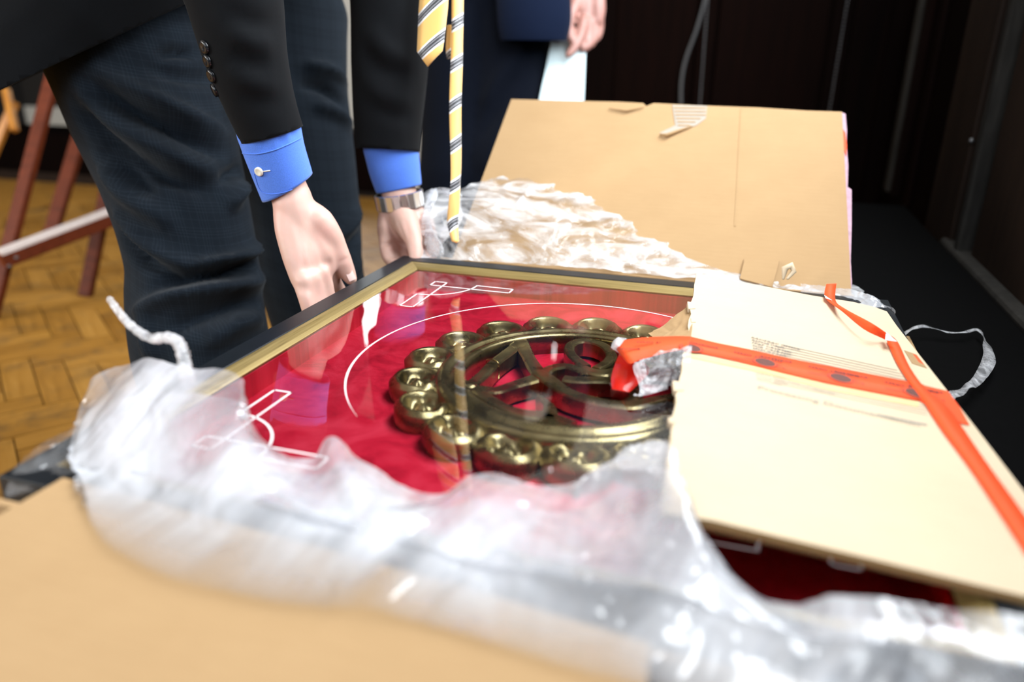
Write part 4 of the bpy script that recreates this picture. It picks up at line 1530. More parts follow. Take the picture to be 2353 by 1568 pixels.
# skin creases: knuckles, thumb joint and the folds of the left palm
fold(body, [([(742, 612), (752, 606), (764, 598)], 0.005, -0.002), ([(757, 600), (762, 625), (764, 650)], 0.004, -0.003), ([(778, 604), (790, 598), (802, 594)], 0.0025, -0.0012),
            ([(700, 560), (706, 600), (712, 630)], 0.004, 0.0012), ([(722, 560), (730, 595), (738, 620)], 0.004, 0.0012),
            ([(885, 500), (900, 535), (925, 562)], 0.004, -0.005), ([(874, 562), (905, 559), (932, 566)], 0.0035, -0.005), ([(888, 585), (905, 590), (925, 588)], 0.003, -0.003), ([(912, 505), (922, 530), (932, 552)], 0.003, -0.0015),
            ([(930, 505), (936, 525), (942, 545)], 0.003, -0.0013), ([(968, 530), (972, 555), (974, 575)], 0.004, -0.003)])
tb = bvh_of(body)
p, n_ = on_surface(tb, 806, 634)
if p is not None:
    ax = at(808, 645, 1.085) - at(795, 618, 1.08)
    ax /= np.linalg.norm(ax)
    sd = np.cross(n_, ax)
    sd /= np.linalg.norm(sd)
    V, Fc = [], []
    for i in range(7):
        for j in range(6):
            a, b = (i / 6 - 0.5) * 0.0135, (j / 5 - 0.5) * 0.0105
            V.append(p + ax * a + sd * b + n_ * (0.0012 - 22 * b * b - 5 * a * a))
    Fc = [(i * 6 + j, i * 6 + j + 1, (i + 1) * 6 + j + 1, (i + 1) * 6 + j) for i in range(6) for j in range(5)]
    o = mesh('thumbnail', V, Fc, mat_plain('nail', (0.78, 0.55, 0.50), 0.25), body, True)
for sg in (-1, 1):
    V, Fc = ball_geo(hq(sg * 0.031, 0.079, 0.0), 0.0125, 14)
    mesh('eye', V, Fc, M['eye'], body, True)
hair = blob('hair', [tube_geo([hq(0, -0.05, 0.03), hq(0, 0.012, 0.062)], [0.079, 0.066], 18), tube_geo([hq(0, -0.06, 0.0), hq(0, -0.05, -0.04)], [0.07, 0.055], 16)], 0.007, M['hair'], man, 3)
collar = cuff('shirt_collar', [(-0.43, 0.40, 1.29), (-0.37, 0.40, 1.345), (-0.345, 0.40, 1.37)], [0.075, 0.068, 0.064], man, 0, 1.0, 28)


def tie_strip(name, path, widths, faces_dir, parent, tip=0.0, phase=0.0):
    """Neck-tie blade: a folded band with slight body."""
    P = catmull(path, 10)
    k = len(P)
    ww = np.interp(np.linspace(0, len(path) - 1, k), range(len(path)), widths)
    T = np.gradient(P, axis=0)
    T /= np.linalg.norm(T, axis=1)[:, None]
    s = np.cumsum(np.r_[0, np.linalg.norm(np.diff(P, axis=0), axis=1)])
    V, Fc, uv = [], [], []
    m = 5
    for i in range(k):
        fd = np.array(faces_dir[min(int(i / k * len(faces_dir)), len(faces_dir) - 1)], float)
        t_ = i / (k - 1) * (len(faces_dir) - 1)
        i0 = min(int(t_), len(faces_dir) - 2)
        fd = np.array(faces_dir[i0], float) * (1 - (t_ - i0)) + np.array(faces_dir[i0 + 1], float) * (t_ - i0)
        side_ = np.cross(fd, T[i])
        side_ /= np.linalg.norm(side_)
        nn = np.cross(T[i], side_)
        for j in range(m):
            q = j / (m - 1) - 0.5
            drop = tip * (1 - abs(q) * 2) if i == k - 1 else 0
            V.append(P[i] + side_ * q * ww[i] + nn * 0.0035 * (1 - 4 * q * q) + T[i] * drop)
            uv.append((q * ww[i], s[i] + drop + phase))
    Fc = [(i * m + j, i * m + j + 1, (i + 1) * m + j + 1, (i + 1) * m + j) for i in range(k - 1) for j in range(m - 1)]
    o = mesh(name, V, Fc, M['tie'], parent, True, uv)
    md = o.modifiers.new('thickness', 'SOLIDIFY')
    md.thickness = 0.003
    md.offset = 0
    return o


tie = empty('necktie')
tie.parent = man
tcam = -np.array(FW)
knot = np.array([-0.31, 0.40, 1.33])
tie_strip('wide_blade', [knot, at(1012, -260, 1.12), at(1003, -100, 1.12), at(996, 20, 1.12), at(988, 118, 1.12)], [0.030, 0.040, 0.045, 0.047, 0.041], [tcam, tcam - 0.35 * RT, tcam - 0.35 * RT], tie, 0.024)
tie_strip('narrow_blade', [knot + np.array([0, 0.01, 0]), at(1052, -260, 1.15), at(1051, 0, 1.15), at(1049, 130, 1.15), at(1046, 250, 1.15), at(1047, 380, 1.15), at(1043, 470, 1.15), at(1040, 512, 1.15), at(1046, 556, 1.14)],
          [0.025, 0.022, 0.019, 0.019, 0.017, 0.0175, 0.0165, 0.0150, 0.0100], [tcam, tcam + 0.4 * RT, tcam + 0.7 * RT, tcam + 0.2 * RT, tcam + 0.9 * RT, tcam - 0.1 * RT, tcam + 0.5 * RT], tie, 0.004, 0.030)
tie_strip('blade_fold', [at(1036, 60, 1.17), at(1033, 110, 1.17), at(1034, 136, 1.17)], [0.010, 0.010, 0.007], [tcam, tcam], tie)
V, Fc = tube_geo([knot + np.array([0, 0, 0.03]), knot, knot - np.array([0, 0, 0.02])], [0.020, 0.018, 0.014], 12)
mesh('knot', V, Fc, M['tie'], tie, True, [(v[1], v[2]) for v in V])

# wristwatch on the left wrist: a bracelet of links and a case
watch = empty('wristwatch')
watch.parent = man
w0, w1 = at(915, 441, 1.255), at(922, 478, 1.265)
wt = (w1 - w0) / np.linalg.norm(w1 - w0)
wa = np.array(IR) - wt * (np.array(IR) @ wt)
wa /= np.linalg.norm(wa)
wb_ = np.cross(wt, wa)
wc = (w0 + w1) / 2
NL = 20
for i in range(NL):
    th = 2 * math.pi * i / NL
    d = wa * math.cos(th) * 0.0375 + wb_ * math.sin(th) * 0.033
    tg = -wa * math.sin(th) * 0.0375 + wb_ * math.cos(th) * 0.033
    tg /= np.linalg.norm(tg)
    nr = np.cross(tg, wt)
    if nr @ d < 0:
        nr = -nr
    V = []
    hw = 0.0128
    for (a, b) in ((-1, -1), (1, -1), (1, 1), (-1, 1)):
        V.append(wc + d + tg * a * 0.0055 + wt * b * hw)
    for (a, b) in ((-1, -1), (1, -1), (1, 1), (-1, 1)):
        V.append(wc + d + nr * (0.0028 + 0.0006 * (i % 2)) + tg * a * 0.0049 + wt * b * (hw - 0.0008))
    recalc(mesh('bracelet_link', V, BOXF, M['steel'], watch))
# case on the far side of the wrist
dc = wb_ if (wb_ @ FW) > 0 else -wb_
V, Fc = tube_geo([wc + dc * 0.030, wc + dc * 0.042], [0.019, 0.018], 20, cap=False)
recalc(mesh('watch_case', V, Fc, M['steel'], watch))


def shoe(name, x, y, parent, rz=0.0, rot=(1, 0)):
    f = np.array([rot[0], rot[1], 0.0])
    s = np.array([-f[1], f[0], 0.0])
    c = np.array([x, y, 0.0])
    g = [tube_geo([c - f * 0.06 + np.array([0, 0, .045]), c + f * 0.06 + np.array([0, 0, .04]), c + f * 0.17 + np.array([0, 0, .03])], [0.042, 0.042, 0.03], 14),
         tube_geo([c - f * 0.05 + np.array([0, 0, .08]), c - f * 0.03 + np.array([0, 0, .05])], [0.04, 0.045], 14)]
    o = blob(name, g, 0.007, M['shoe'], parent, 4, [((0, 0, 0.003), (0, 0, -1))])
    return o


shoe('shoe', -0.66, 0.245, man)
shoe('shoe', -0.60, 0.52, man)
adopt(man)
tag(man, 'man in dark suit and blue cuffs bending to grip the black frame', 'person')

# ---------- the man standing behind with a paper
m2 = empty('person', (-0.42, 1.40, 0.0))
L2 = pts3([(1060, -40, 2.05), (1050, 150, 2.05), (1040, 320, 2.05), (1030, 470, 2.05)])
R2 = pts3([(1175, -40, 2.05), (1170, 150, 2.05), (1150, 300, 2.05), (1128, 450, 2.05)])
L2 += [np.array([L2[-1][0], L2[-1][1], 0.06])]
R2 += [np.array([R2[-1][0], R2[-1][1], 0.06])]
pc = (L2[0] + R2[0]) / 2
t2 = blob('trousers', [chain(L2, [0.105, 0.10, 0.088, 0.082, 0.095], 20), chain(R2, [0.115, 0.11, 0.095, 0.085, 0.095], 20), chain([pc + np.array([0, 0, .08]), pc - np.array([0, 0, .06])], [0.14, 0.13], 20, 1.15, tuple(IR))],
          0.011, M['navy_trouser'], m2, 5, [((0, 0, 0.04), (0, 0, -1))])
fold(t2, [([(1210, 110), (1150, 180), (1110, 250)], 0.02, 0.010), ([(1190, 160), (1140, 250), (1100, 320)], 0.018, -0.010), ([(1180, 250), (1140, 330), (1110, 400)], 0.02, 0.010)])
sh2 = np.array([pc[0], pc[1], 1.44])
aR, aL = sh2 - np.array(IR) * 0.20, sh2 + np.array(IR) * 0.21
jl = [aL - np.array([0, 0, .02]), at(1350, -400, 2.02), at(1356, -160, 2.0), at(1352, -60, 2.0)]
jr = [aR - np.array([0, 0, .02]), at(985, -400, 2.1), at(980, -160, 2.05), at(975, -60, 2.0)]
jk2 = blob('jacket', [chain(jl, [0.085, 0.068, 0.060, 0.055], 18), chain(jr, [0.085, 0.068, 0.06, 0.055], 18),
                      chain([sh2 - np.array(IR) * .14, sh2 + np.array([0, 0, .03]), sh2 + np.array(IR) * .14], [0.09, 0.10, 0.09], 16),
                      chain([sh2, pc + np.array([0, 0, .30]), pc + np.array([0, 0, .12])], [0.105, 0.110, 0.140], 20, 1.15, tuple(IR)),
                      chain(pts3([(1165, -260, 1.95), (1200, -100, 1.93), (1226, 10, 1.92), (1228, 60, 1.92)]), [0.06, 0.082, 0.098, 0.096], 20, 0.6, tuple(FW)),
                      chain(pts3([(1040, -200, 1.96), (1035, -60, 1.96)]), [0.10, 0.09], 20, 0.6, tuple(FW))], 0.011, M['navy'], m2, 5, [(tuple(at(1230, 93, 1.92)), (0, 0, -1))])
h2 = [chain(pts3([(1356, -120, 2.0), (1357, -40, 2.0), (1358, -10, 2.0)]), [0.036, 0.031, 0.030], 14),
      chain(pts3([(1345, -20, 2.0), (1344, 20, 2.0), (1341, 52, 2.0)]), [0.028, 0.028, 0.022], 14),
      chain(pts3([(1367, -20, 2.0), (1370, 20, 2.0), (1371, 46, 2.0)]), [0.027, 0.026, 0.020], 14),
      chain(pts3([(1332, -10, 1.99), (1316, 20, 1.97), (1306, 50, 1.96), (1307, 76, 1.955), (1312, 90, 1.95)]), [0.022, 0.017, 0.0155, 0.0140, 0.0110], 12),   # thumb
      chain(pts3([(1340, 48, 1.98), (1332, 82, 1.965), (1320, 108, 1.955), (1306, 126, 1.95)]), [0.0165, 0.0150, 0.0130, 0.0095], 12),                       # index
      chain(pts3([(1352, 52, 1.99), (1352, 82, 1.99), (1350, 104, 1.985), (1340, 112, 1.98)]), [0.0160, 0.0145, 0.0130, 0.0105], 12),
      chain(pts3([(1365, 48, 2.0), (1365, 76, 2.0), (1360, 98, 1.995), (1350, 106, 1.99)]), [0.0150, 0.0135, 0.0120, 0.0100], 12),
      chain(pts3([(1377, 42, 2.01), (1378, 66, 2.01), (1372, 86, 2.005), (1364, 92, 2.0)]), [0.0140, 0.0120, 0.0110, 0.0090], 12)]
hr2 = [chain(pts3([(976, -110, 2.02), (974, -40, 2.02), (980, 0, 2.03)]), [0.034, 0.030, 0.030], 14)]
for k in range(4):
    hr2.append(chain(pts3([(968 + 10 * k, -10, 2.04), (968 + 10 * k, 35, 2.05), (976 + 8 * k, 60, 2.06)]), [0.015, 0.012, 0.010], 10))
hr2.append(chain(pts3([(996, -20, 2.02), (1006, 10, 2.02), (1008, 32, 2.02)]), [0.018, 0.014, 0.011], 10))
hc2 = sh2 + np.array([0, 0, 0.25]) - np.array([FW[0], FW[1], 0]) * 0.03
hg2, hq2 = head_geos(hc2, (-FW[0] - 0.2, -FW[1], -0.35), (0, 0, 1))
b2 = blob('body', h2 + hr2 + hg2 + [chain([sh2, hc2 - np.array([0, 0, .07])], [0.065, 0.056], 14), chain([jl[0], jl[1], jl[2], at(1356, -120, 2.0)], [0.05, 0.045, 0.04, 0.036], 12),
                              chain([jr[0], jr[1], jr[2], at(976, -110, 2.02)], [0.05, 0.045, 0.04, 0.036], 12), chain([sh2, pc + np.array([0, 0, .2]), pc], [0.08, 0.09, 0.09], 14, 1.4, tuple(IR)),
                              chain([aR, sh2, aL], [0.05, 0.06, 0.05], 12),
                              chain([pc, L2[1], L2[3], L2[4]], [0.07, 0.06, 0.05, 0.04], 12), chain([pc, R2[1], R2[3], R2[4]], [0.07, 0.06, 0.05, 0.04], 12)], 0.0042, M['skin2'], m2, 4)
for sg in (-1, 1):
    V, Fc = ball_geo(hq2(sg * 0.031, 0.079, 0.0), 0.0125, 14)
    mesh('eye', V, Fc, M['eye'], b2, True)
blob('hair', [tube_geo([hq2(0, -0.05, 0.03), hq2(0, 0.012, 0.062)], [0.079, 0.066], 18), tube_geo([hq2(0, -0.06, 0.0), hq2(0, -0.05, -0.04)], [0.07, 0.055], 16)], 0.008, M['hair'], m2, 3)
shoe('shoe', L2[-1][0], L2[-1][1], m2, rot=(-0.28, -0.96))
shoe('shoe', R2[-1][0], R2[-1][1], m2, rot=(-0.1, -0.99))
adopt(m2)
tag(m2, 'person in navy suit standing behind the lid, holding a pale paper', 'person')

# the paper in his hand: folded, with a turned corner
ev = [(1271, 70), (1290, 58), (1344, 36), (1346, 120), (1343, 200), (1340, 260), (1232, 262), (1242, 215), (1256, 150)]
pl0 = at(1300, 120, 1.985)
pn = -np.array(FW)
slp = slab('paper_envelope', [at_plane(x, y, pl0, pn) for x, y in ev], pn, 0.0025, [M['envelope']])
tag(slp, 'pale blue folded paper hanging from a hand behind the cardboard lid', 'paper')

# ================================================================== EASEL and things at the far left


def beam(name, a, b, w, d, mat, parent, up=(0, 0, 1)):
    a, b = np.array(a, float), np.array(b, float)
    t = (b - a) / np.linalg.norm(b - a)
    u = np.array(up, float)
    s = np.cross(t, u)
    if np.linalg.norm(s) < 1e-3:
        s = np.cross(t, (1, 0, 0))
    s /= np.linalg.norm(s)
    u = np.cross(s, t)
    V = [p + s * x * w / 2 + u * y * d / 2 for p in (a, b) for x, y in ((-1, -1), (1, -1), (1, 1), (-1, 1))]
    Fc = [(0, 1, 2, 3), (7, 6, 5, 4), (0, 4, 5, 1), (1, 5, 6, 2), (2, 6, 7, 3), (3, 7, 4, 0)]
    o = recalc(mesh(name, V, Fc, mat, parent))
    return bevel(o, min(w, d) * 0.08, 1)


ea = empty('easel', (-2.05, 1.25, 0))
DL, DR = 2.05, 2.55
camside = tuple(-FW)
footL, footR = at_z(-22, 735, 0.0), at_z(196, 682, 0.0)
dR = (footR - CAM) @ FW
dL = (footL - CAM) @ FW
topL, topR = at(128, 150, dL + 0.05), at(268, 330, dR + 0.02)
beam('leg', footL, footL + (topL - footL) * 1.9, 0.038, 0.030, M['easel'], ea, camside)
beam('leg', footR, footR + (topR - footR) * 2.2, 0.042, 0.030, M['easel'], ea, camside)
back_top, back_lo = at(205, 240, dR + 0.35), at(120, 528, dR + 0.30)
beam('rear_leg', back_lo + (back_lo - back_top) * 0.04, back_top + (back_top - back_lo) * 0.8, 0.050, 0.03, M['easel'], ea, camside)
c0, c1 = at(2, 600, dL - 0.05), at(262, 500, dR - 0.05)
bar = beam('crossbar', c0, c1, 0.045, 0.045, M['easel'], ea, (0, 0, 1))
up3 = np.array([0, 0, 1.0])
beam('bar_lit_top', c0 + up3 * 0.027, c1 + up3 * 0.027, 0.052, 0.012, M['easel_lit'], bar, (0, 0, 1))  # pale strip painted as the lit top of the mahogany bar
for x, y in ((38, 592), (22, 612)):
    pp = at(x, y, dL - 0.075)
    V, Fc = ball_geo(pp, 0.006, 8)
    mesh('screw_head', V, Fc, M['chain'], bar, True)
adopt(ea)
tag(ea, 'reddish wooden easel with a crossbar coloured pale for its lit top behind the bending man', 'easel')

st = empty('music_stand', (-3.2, 2.0, 0))
pA, pB = at(-6, 330, 3.6), at(34, 235, 3.6)
beam('leg', pA + (pA - pB) * 2.2, pB, 0.035, 0.03, M['orange_wood'], st, camside)
beam('leg', at(34, 300, 3.55), at(14, 205, 3.6), 0.030, 0.03, M['orange_wood'], st, camside)
adopt(st)
tag(st, 'honey coloured slanting wooden stand at the far left under the jacket hem', 'stand')
for k, (x, y, lab) in enumerate(((20, 338, 'upper shiny gilt ball in the shadow behind the easel'), (20, 370, 'lower shiny gilt ball in the shadow behind the easel'))):
    pf = at_z(x, y + 8, 0.0)
    rf_ = 9 * ((pf - CAM) @ FW) / F
    V, Fc = ball_geo(pf + np.array([0, 0, rf_]), rf_, 16)
    o1 = mesh('gilt_finial', V, Fc, M['gilt'], None, True)
    tag(o1, lab, 'ornament', 'gilt balls behind the easel')
cab = empty('side_cabinet', (-4.5, 4.0, 0))
pcab = at_z(120, 425, 0.0)
cb = box('body', pcab[0] - 1.6, pcab[0] + 0.9, pcab[1] + 0.1, pcab[1] + 0.6, 0.0, 0.31, M['panel'], cab, bev=0.01)
box('plinth', pcab[0] - 1.62, pcab[0] + 0.92, pcab[1] + 0.07, pcab[1] + 0.62, 0.0, 0.06, M['panel_worn'], cab)
adopt(cab)
tag(cab, 'low dark cabinet standing against the far left wall behind the easel', 'cabinet')

ch = empty('storage_chest', tuple(at_z(860, 455, 0.0)))
pc_ = at_z(860, 455, 0.0)
box('body', pc_[0] - 0.16, pc_[0] + 0.7, pc_[1] + 0.02, pc_[1] + 0.4, 0.03, 0.36, M['panel'], ch, bev=0.01)
box('lid', pc_[0] - 0.18, pc_[0] + 0.72, pc_[1] + 0.0, pc_[1] + 0.42, 0.36, 0.40, M['panel_worn'], ch, bev=0.008)
box('plinth', pc_[0] - 0.17, pc_[0] + 0.71, pc_[1] + 0.0, pc_[1] + 0.41, 0.0, 0.03, M['panel_worn'], ch)
adopt(ch)
tag(ch, 'dark wooden chest on the parquet between the two men', 'chest')

# ================================================================== PLASTIC FILM
# near bunch: over the near rail of the frame and the near flap
rowA = [(170, 990, .645), (212, 872, .66), (320, 826, .66), (430, 846, .64), (548, 870, .63), (560, 960, .605), (640, 1058, .59), (722, 1060, .585), (765, 1008, .59), (835, 1062, .57), (985, 1136, .545), (1085, 1084, .55), (1205, 1118, .54), (1310, 1112, .54), (1425, 1045, .545), (1530, 1020, .53), (1610, 1230, .47), (1760, 1372, .43), (1900, 1372, .41), (2050, 1385, .395), (2220, 1410, .382), (2450, 1440, .365)]
rowB = [(160, 1050, .60), (200, 960, .62), (310, 930, .61), (420, 950, .59), (530, 990, .57), (600, 1060, .56), (680, 1115, .545), (750, 1130, .535), (800, 1110, .53), (880, 1145, .515), (1000, 1195, .50), (1110, 1180, .495), (1225, 1205, .485), (1335, 1215, .48), (1450, 1190, .48), (1560, 1210, .465), (1670, 1340, .425), (1810, 1415, .405), (1930, 1425, .395), (2080, 1440, .38), (2240, 1462, .37), (2450, 1490, .358)]
rowC = [(172, 1100, .565), (196, 1090, .565), (300, 1090, .55), (420, 1110, .535), (540, 1140, .515), (640, 1175, .505), (740, 1205, .495), (820, 1225, .485), (900, 1245, .475), (980, 1265, .465), (1080, 1295, .455), (1200, 1315, .445), (1310, 1335, .435), (1410, 1355, .428), (1530, 1370, .42), (1660, 1410, .41), (1770, 1440, .395), (1880, 1470, .385), (1990, 1480, .375), (2120, 1500, .368), (2260, 1520, .36), (2450, 1550, .35)]
rowD = [(184, 1130, .545), (214, 1235, .505), (282, 1325, .475), (420, 1395, .45), (560, 1420, .437), (700, 1420, .428), (830, 1420, .422), (940, 1440, .415), (1040, 1470, .408), (1140, 1510, .40), (1240, 1550, .392), (1350, 1590, .384), (1470, 1620, .378), (1590, 1640, .372), (1720, 1650, .368), (1850, 1660, .364), (1950, 1660, .36), (2050, 1665, .356), (2150, 1670, .352), (2260, 1680, .348), (2360, 1690, .345), (2500, 1700, .34)]
G = cloth_grid([pts3(r) for r in (rowA, rowB, rowC, rowD)], 14, 26)
G = crumple(crumple(G, 0.0085, 9, 1, False), 0.003, 26, 2)
G[:, :, 2] = np.maximum(G[:, :, 2], np.where(G[:, :, 1] < -0.34, 0.519, 0.512))
near_film = grid_mesh('plastic_wrap', G, M['film'])
at_l = near_film.data.attributes.new('layers', 'FLOAT', 'POINT')
vv = np.linspace(0, 1, G.shape[0])
lay = np.interp(vv, [0, .25, .45, .66, .84, 1.0], [0.9, 1.1, 1.4, 1.6, 0.80, 0.10])
xr_ = np.interp(np.linspace(0, 1, G.shape[1]), [0, .55, .75, 1], [0, 0, 1, 1])      # the right end is bunched double
at_l.data.foreach_set('value', (lay[:, None] * (1 - xr_)[None, :] + 1.2 * xr_[None, :]).ravel())
tag(near_film, 'milky clear plastic wrap bunched over the near edge of the frame and box flap', 'plastic wrap')
# a second layer folded under it gives the milky doubled areas
rA2 = [(x + 20, y + 60, d - .012) for x, y, d in rowA[2:]]
rB2 = [(x + 10, y + 40, d - .008) for x, y, d in rowB[2:]]
rC2 = [(x, y - 6, d - .004) for x, y, d in rowC[2:]]
G2 = crumple(cloth_grid([pts3(r) for r in (rA2, rB2, rC2)], 10, 26), 0.006, 15, 5, False)
G2[:, :, 2] = np.maximum(G2[:, :, 2], np.where(G2[:, :, 1] < -0.34, 0.517, 0.511))
grid_mesh('inner_layer', G2, M['film_fold'], near_film)
# clear piece stretched over the near left corner of the frame
w1 = [[(30, 1085, .575), (90, 1030, .60), (160, 985, .625), (215, 940, .64)], [(15, 1130, .56), (80, 1080, .58), (150, 1040, .60), (215, 1010, .61)], [(20, 1150, .552), (80, 1128, .56), (150, 1096, .57), (220, 1090, .57)]]
grid_mesh('corner_fold', crumple(cloth_grid([pts3(r) for r in w1], 14, 14), 0.004, 40, 9), M['film_clear'], near_film)
tw = pts3([(252, 688, .70), (268, 710, .70), (290, 738, .69), (318, 762, .68), (350, 778, .675), (385, 776, .665), (408, 786, .66), (420, 812, .655), (425, 845, .65), (432, 880, .64)])
tP = catmull(tw, 7)
tube('twisted_end', tP, [0.0030 + 0.0016 * noise.noise(Vector((i * 0.7, 0, 0))) + 0.0035 * (i / len(tP)) for i in range(len(tP))], M['film_strip'], near_film, 9)

# far crumpled film between the frame and the leaning lid
fb = [(960, 600, 1.19), (1010, 600, 1.19), (1080, 602, 1.185), (1180, 607, 1.175), (1270, 614, 1.165), (1370, 622, 1.15), (1470, 632, 1.14), (1560, 640, 1.125), (1660, 650, 1.11), (1780, 668, 1.09), (1900, 690, 1.06), (1990, 705, 1.04)]
fm = [(965, 545, 1.22), (1010, 530, 1.225), (1070, 520, 1.22), (1170, 525, 1.215), (1270, 535, 1.205), (1370, 545, 1.20), (1470, 560, 1.19), (1570, 580, 1.175), (1680, 605, 1.16), (1790, 630, 1.135), (1900, 665, 1.10), (1985, 692, 1.07)]
fm2 = [(975, 480, 1.26), (1020, 465, 1.27), (1085, 455, 1.28), (1180, 455, 1.28), (1280, 460, 1.275), (1390, 475, 1.265), (1500, 495, 1.255), (1610, 530, 1.235), (1710, 565, 1.20), (1800, 598, 1.165), (1900, 650, 1.12), (1980, 682, 1.085)]
ft = [(990, 436, 1.30), (1040, 440, 1.31), (1110, 420, 1.34), (1200, 404, 1.355), (1310, 404, 1.35), (1430, 414, 1.34), (1550, 440, 1.32), (1660, 492, 1.28), (1750, 545, 1.23), (1830, 585, 1.185), (1920, 640, 1.135), (1985, 672, 1.10)]
G = crumple(cloth_grid([pts3(r) for r in (fb, fm, fm2, ft)], 22, 34), 0.006, 14, 3)
far_film = grid_mesh('plastic_wrap', G, M['film_far'])
tag(far_film, 'crumpled clear plastic wrap heaped between the far rail and leaning lid', 'plastic wrap')
loop = [(1000, 590, 1.20), (985, 540, 1.22), (978, 480, 1.25), (985, 440, 1.27), (1010, 432, 1.28), (1040, 450, 1.28), (1050, 480, 1.27), (1030, 520, 1.25), (1010, 560, 1.22)]
lp = catmull(pts3(loop), 6)
wv = np.array([0.012 + 0.006 * math.sin(i * 0.5) for i in range(len(lp))])
ribbon('folded_edge', [p + IR * w for p, w in zip(lp, wv)], [p - IR * w * 0.6 + FW * 0.01 for p, w in zip(lp, wv)], M['film_strip'], far_film, 1, 0.0002)
# strip lying on the far hinge at the right
hs = [[(1840, 655, 1.07), (1900, 660, 1.05), (1960, 668, 1.03), (2000, 680, 1.00), (2030, 700, .985), (2050, 708, .96)], [(1840, 675, 1.05), (1900, 680, 1.03), (1965, 688, 1.01), (2006, 698, .985), (2038, 712, .975), (2058, 722, .95)], [(1840, 700, 1.03), (1900, 704, 1.01), (1965, 712, .985), (2010, 718, .968), (2044, 726, .96), (2062, 738, .94)]]
grid_mesh('hinge_fold', crumple(cloth_grid([pts3(r) for r in hs], 14, 12), 0.003, 60, 12), M['film_fold'], far_film)
# brown flake of cardboard caught in the film
slab('cardboard_scrap', [lid(x, y, 0.006) for x, y in ((1712, 590), (1790, 600), (1775, 660), (1700, 640))], LN, 0.004, [M['card']], far_film)
tube('curled_scrap', [at(1800, 640, 1.07), at(1803, 618, 1.07), at(1818, 610, 1.07), at(1824, 624, 1.07), at(1810, 640, 1.068)], [0.002, 0.005, 0.005, 0.004, 0.002], M['card_pale'], far_film, 8)

# thin twisted strip looping over the dark bench on the right
lz = [(2072, 772, .47), (2092, 758, .462), (2120, 750, .458), (2150, 756, .455), (2180, 764, .452), (2215, 764, .452), (2245, 758, .452), (2260, 775, .452), (2270, 805, .454), (2272, 830, .455), (2258, 858, .456), (2240, 880, .458), (2218, 893, .460), (2190, 908, .465), (2170, 925, .47)]
lp = catmull([at_z(*q) for q in lz], 6)
k = len(lp)
ww = np.interp(np.arange(k) / (k - 1), [0, .25, .45, .5, .65, .8, 1], [.0035, .0045, .003, .004, .010, .007, .011])
tn = np.gradient(lp, axis=0)
tn /= np.linalg.norm(tn, axis=1)[:, None]
sd = np.cross(tn, np.array([0, 0, 1.0]))
tw_ = np.array([noise.noise(Vector((i * 0.13, 4, 0))) * 2.5 for i in range(k)])
dv = sd * np.cos(tw_)[:, None] + np.array([0, 0, 1.0]) * np.sin(tw_)[:, None] * 0.6
o = ribbon('plastic_strip', lp + dv * ww[:, None] * 0.8, lp - dv * ww[:, None] * 0.8, M['film_strip'], None, 1, 0.0004)
tag(o, 'thin torn plastic strip looping over the black bench right of the flap', 'plastic strip')

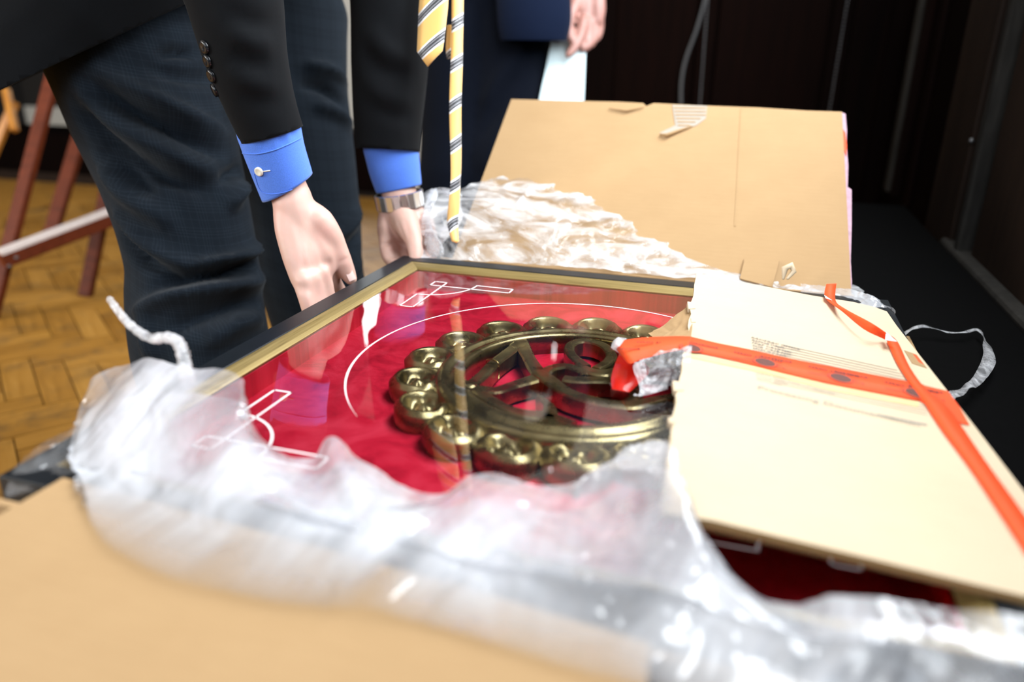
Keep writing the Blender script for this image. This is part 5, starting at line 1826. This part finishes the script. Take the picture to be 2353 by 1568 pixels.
# scrap of wrap with evidence tape torn at the flap's left edge
sc = empty('taped_scrap', tuple(at_z(1500, 860, 0.503)))
tu = [(1590, 774, .539), (1560, 773, .537), (1520, 774, .535), (1480, 776, .532), (1440, 781, .529), (1418, 786, .526), (1411, 797, .521), (1420, 806, .516)]
tl = [(1578, 803, .538), (1556, 805, .536), (1525, 812, .534), (1495, 820, .531), (1468, 828, .529), (1450, 836, .526), (1440, 832, .521), (1438, 822, .516)]
ribbon('tape_end', [at_z(*q) for q in tu], [at_z(*q) for q in tl], M['tape_red'], sc, 4, 0.0003)
tu = [(1424, 812, .516), (1412, 840, .511), (1404, 870, .507), (1406, 895, .505)]
tl = [(1478, 830, .522), (1494, 852, .512), (1470, 880, .507), (1446, 902, .505)]
ribbon('tape_fold', [at_z(*q) for q in tu], [at_z(*q) for q in tl], M['tape_dark'], sc, 4, 0.0003)
for k_, (x, y) in enumerate(((1436, 800), (1532, 785))):
    flat_text('DO NOT OPEN' if k_ else 'EVIDENCE', at_z(x + 34, y, .5345 - .004 * (1 - k_)), at_z(x - 40, y, .53) - at_z(x + 40, y, .53), None, 0.0068, M['tape_ink'], sc, 'tape_lettering', (0, 0, 1), 0.0001)
g1 = [[(1590, 800, .538), (1545, 804, .536), (1500, 818, .532), (1462, 835, .528)], [(1585, 840, .532), (1545, 838, .532), (1500, 840, .528), (1455, 846, .524)], [(1580, 868, .524), (1545, 862, .522), (1510, 870, .516), (1470, 900, .507)], [(1575, 880, .512), (1540, 890, .508), (1500, 905, .505), (1455, 915, .504)]]
grid_mesh('film_scrap', crumple(cloth_grid([[at_z(*q) for q in r] for r in g1], 14, 12), 0.004, 50, 21), M['film_strip'], sc)
g2 = [[(1420, 775, .530), (1408, 785, .526), (1404, 800, .52)], [(1440, 778, .529), (1430, 800, .526), (1432, 818, .519)]]
grid_mesh('film_lip', cloth_grid([[at_z(*q) for q in r] for r in g2], 6, 6), M['film_strip'], sc)
g3 = [[(1590, 700, .530), (1560, 722, .524), (1520, 752, .512), (1490, 768, .505)], [(1592, 745, .534), (1570, 752, .528), (1540, 762, .518), (1500, 776, .508)], [(1588, 780, .537), (1560, 775, .533), (1530, 776, .525), (1500, 785, .512)]]
cs = grid_mesh('torn_liner', crumple(cloth_grid([[at_z(*q) for q in r] for r in g3], 8, 8), 0.002, 60, 31), M['card'], sc)
g4 = [[(1440, 1035, .510), (1480, 1020, .516), (1540, 1015, .522)], [(1415, 1060, .507), (1470, 1050, .516), (1535, 1055, .522)], [(1430, 1085, .507), (1480, 1085, .514), (1530, 1110, .520)]]
grid_mesh('film_tuft', crumple(cloth_grid([[at_z(*q) for q in r] for r in g4], 12, 12), 0.004, 70, 41), M['film_strip'], sc)
adopt(sc)
tag(sc, 'torn scrap of clear wrap and red tape curling over the brass emblem', 'scrap')
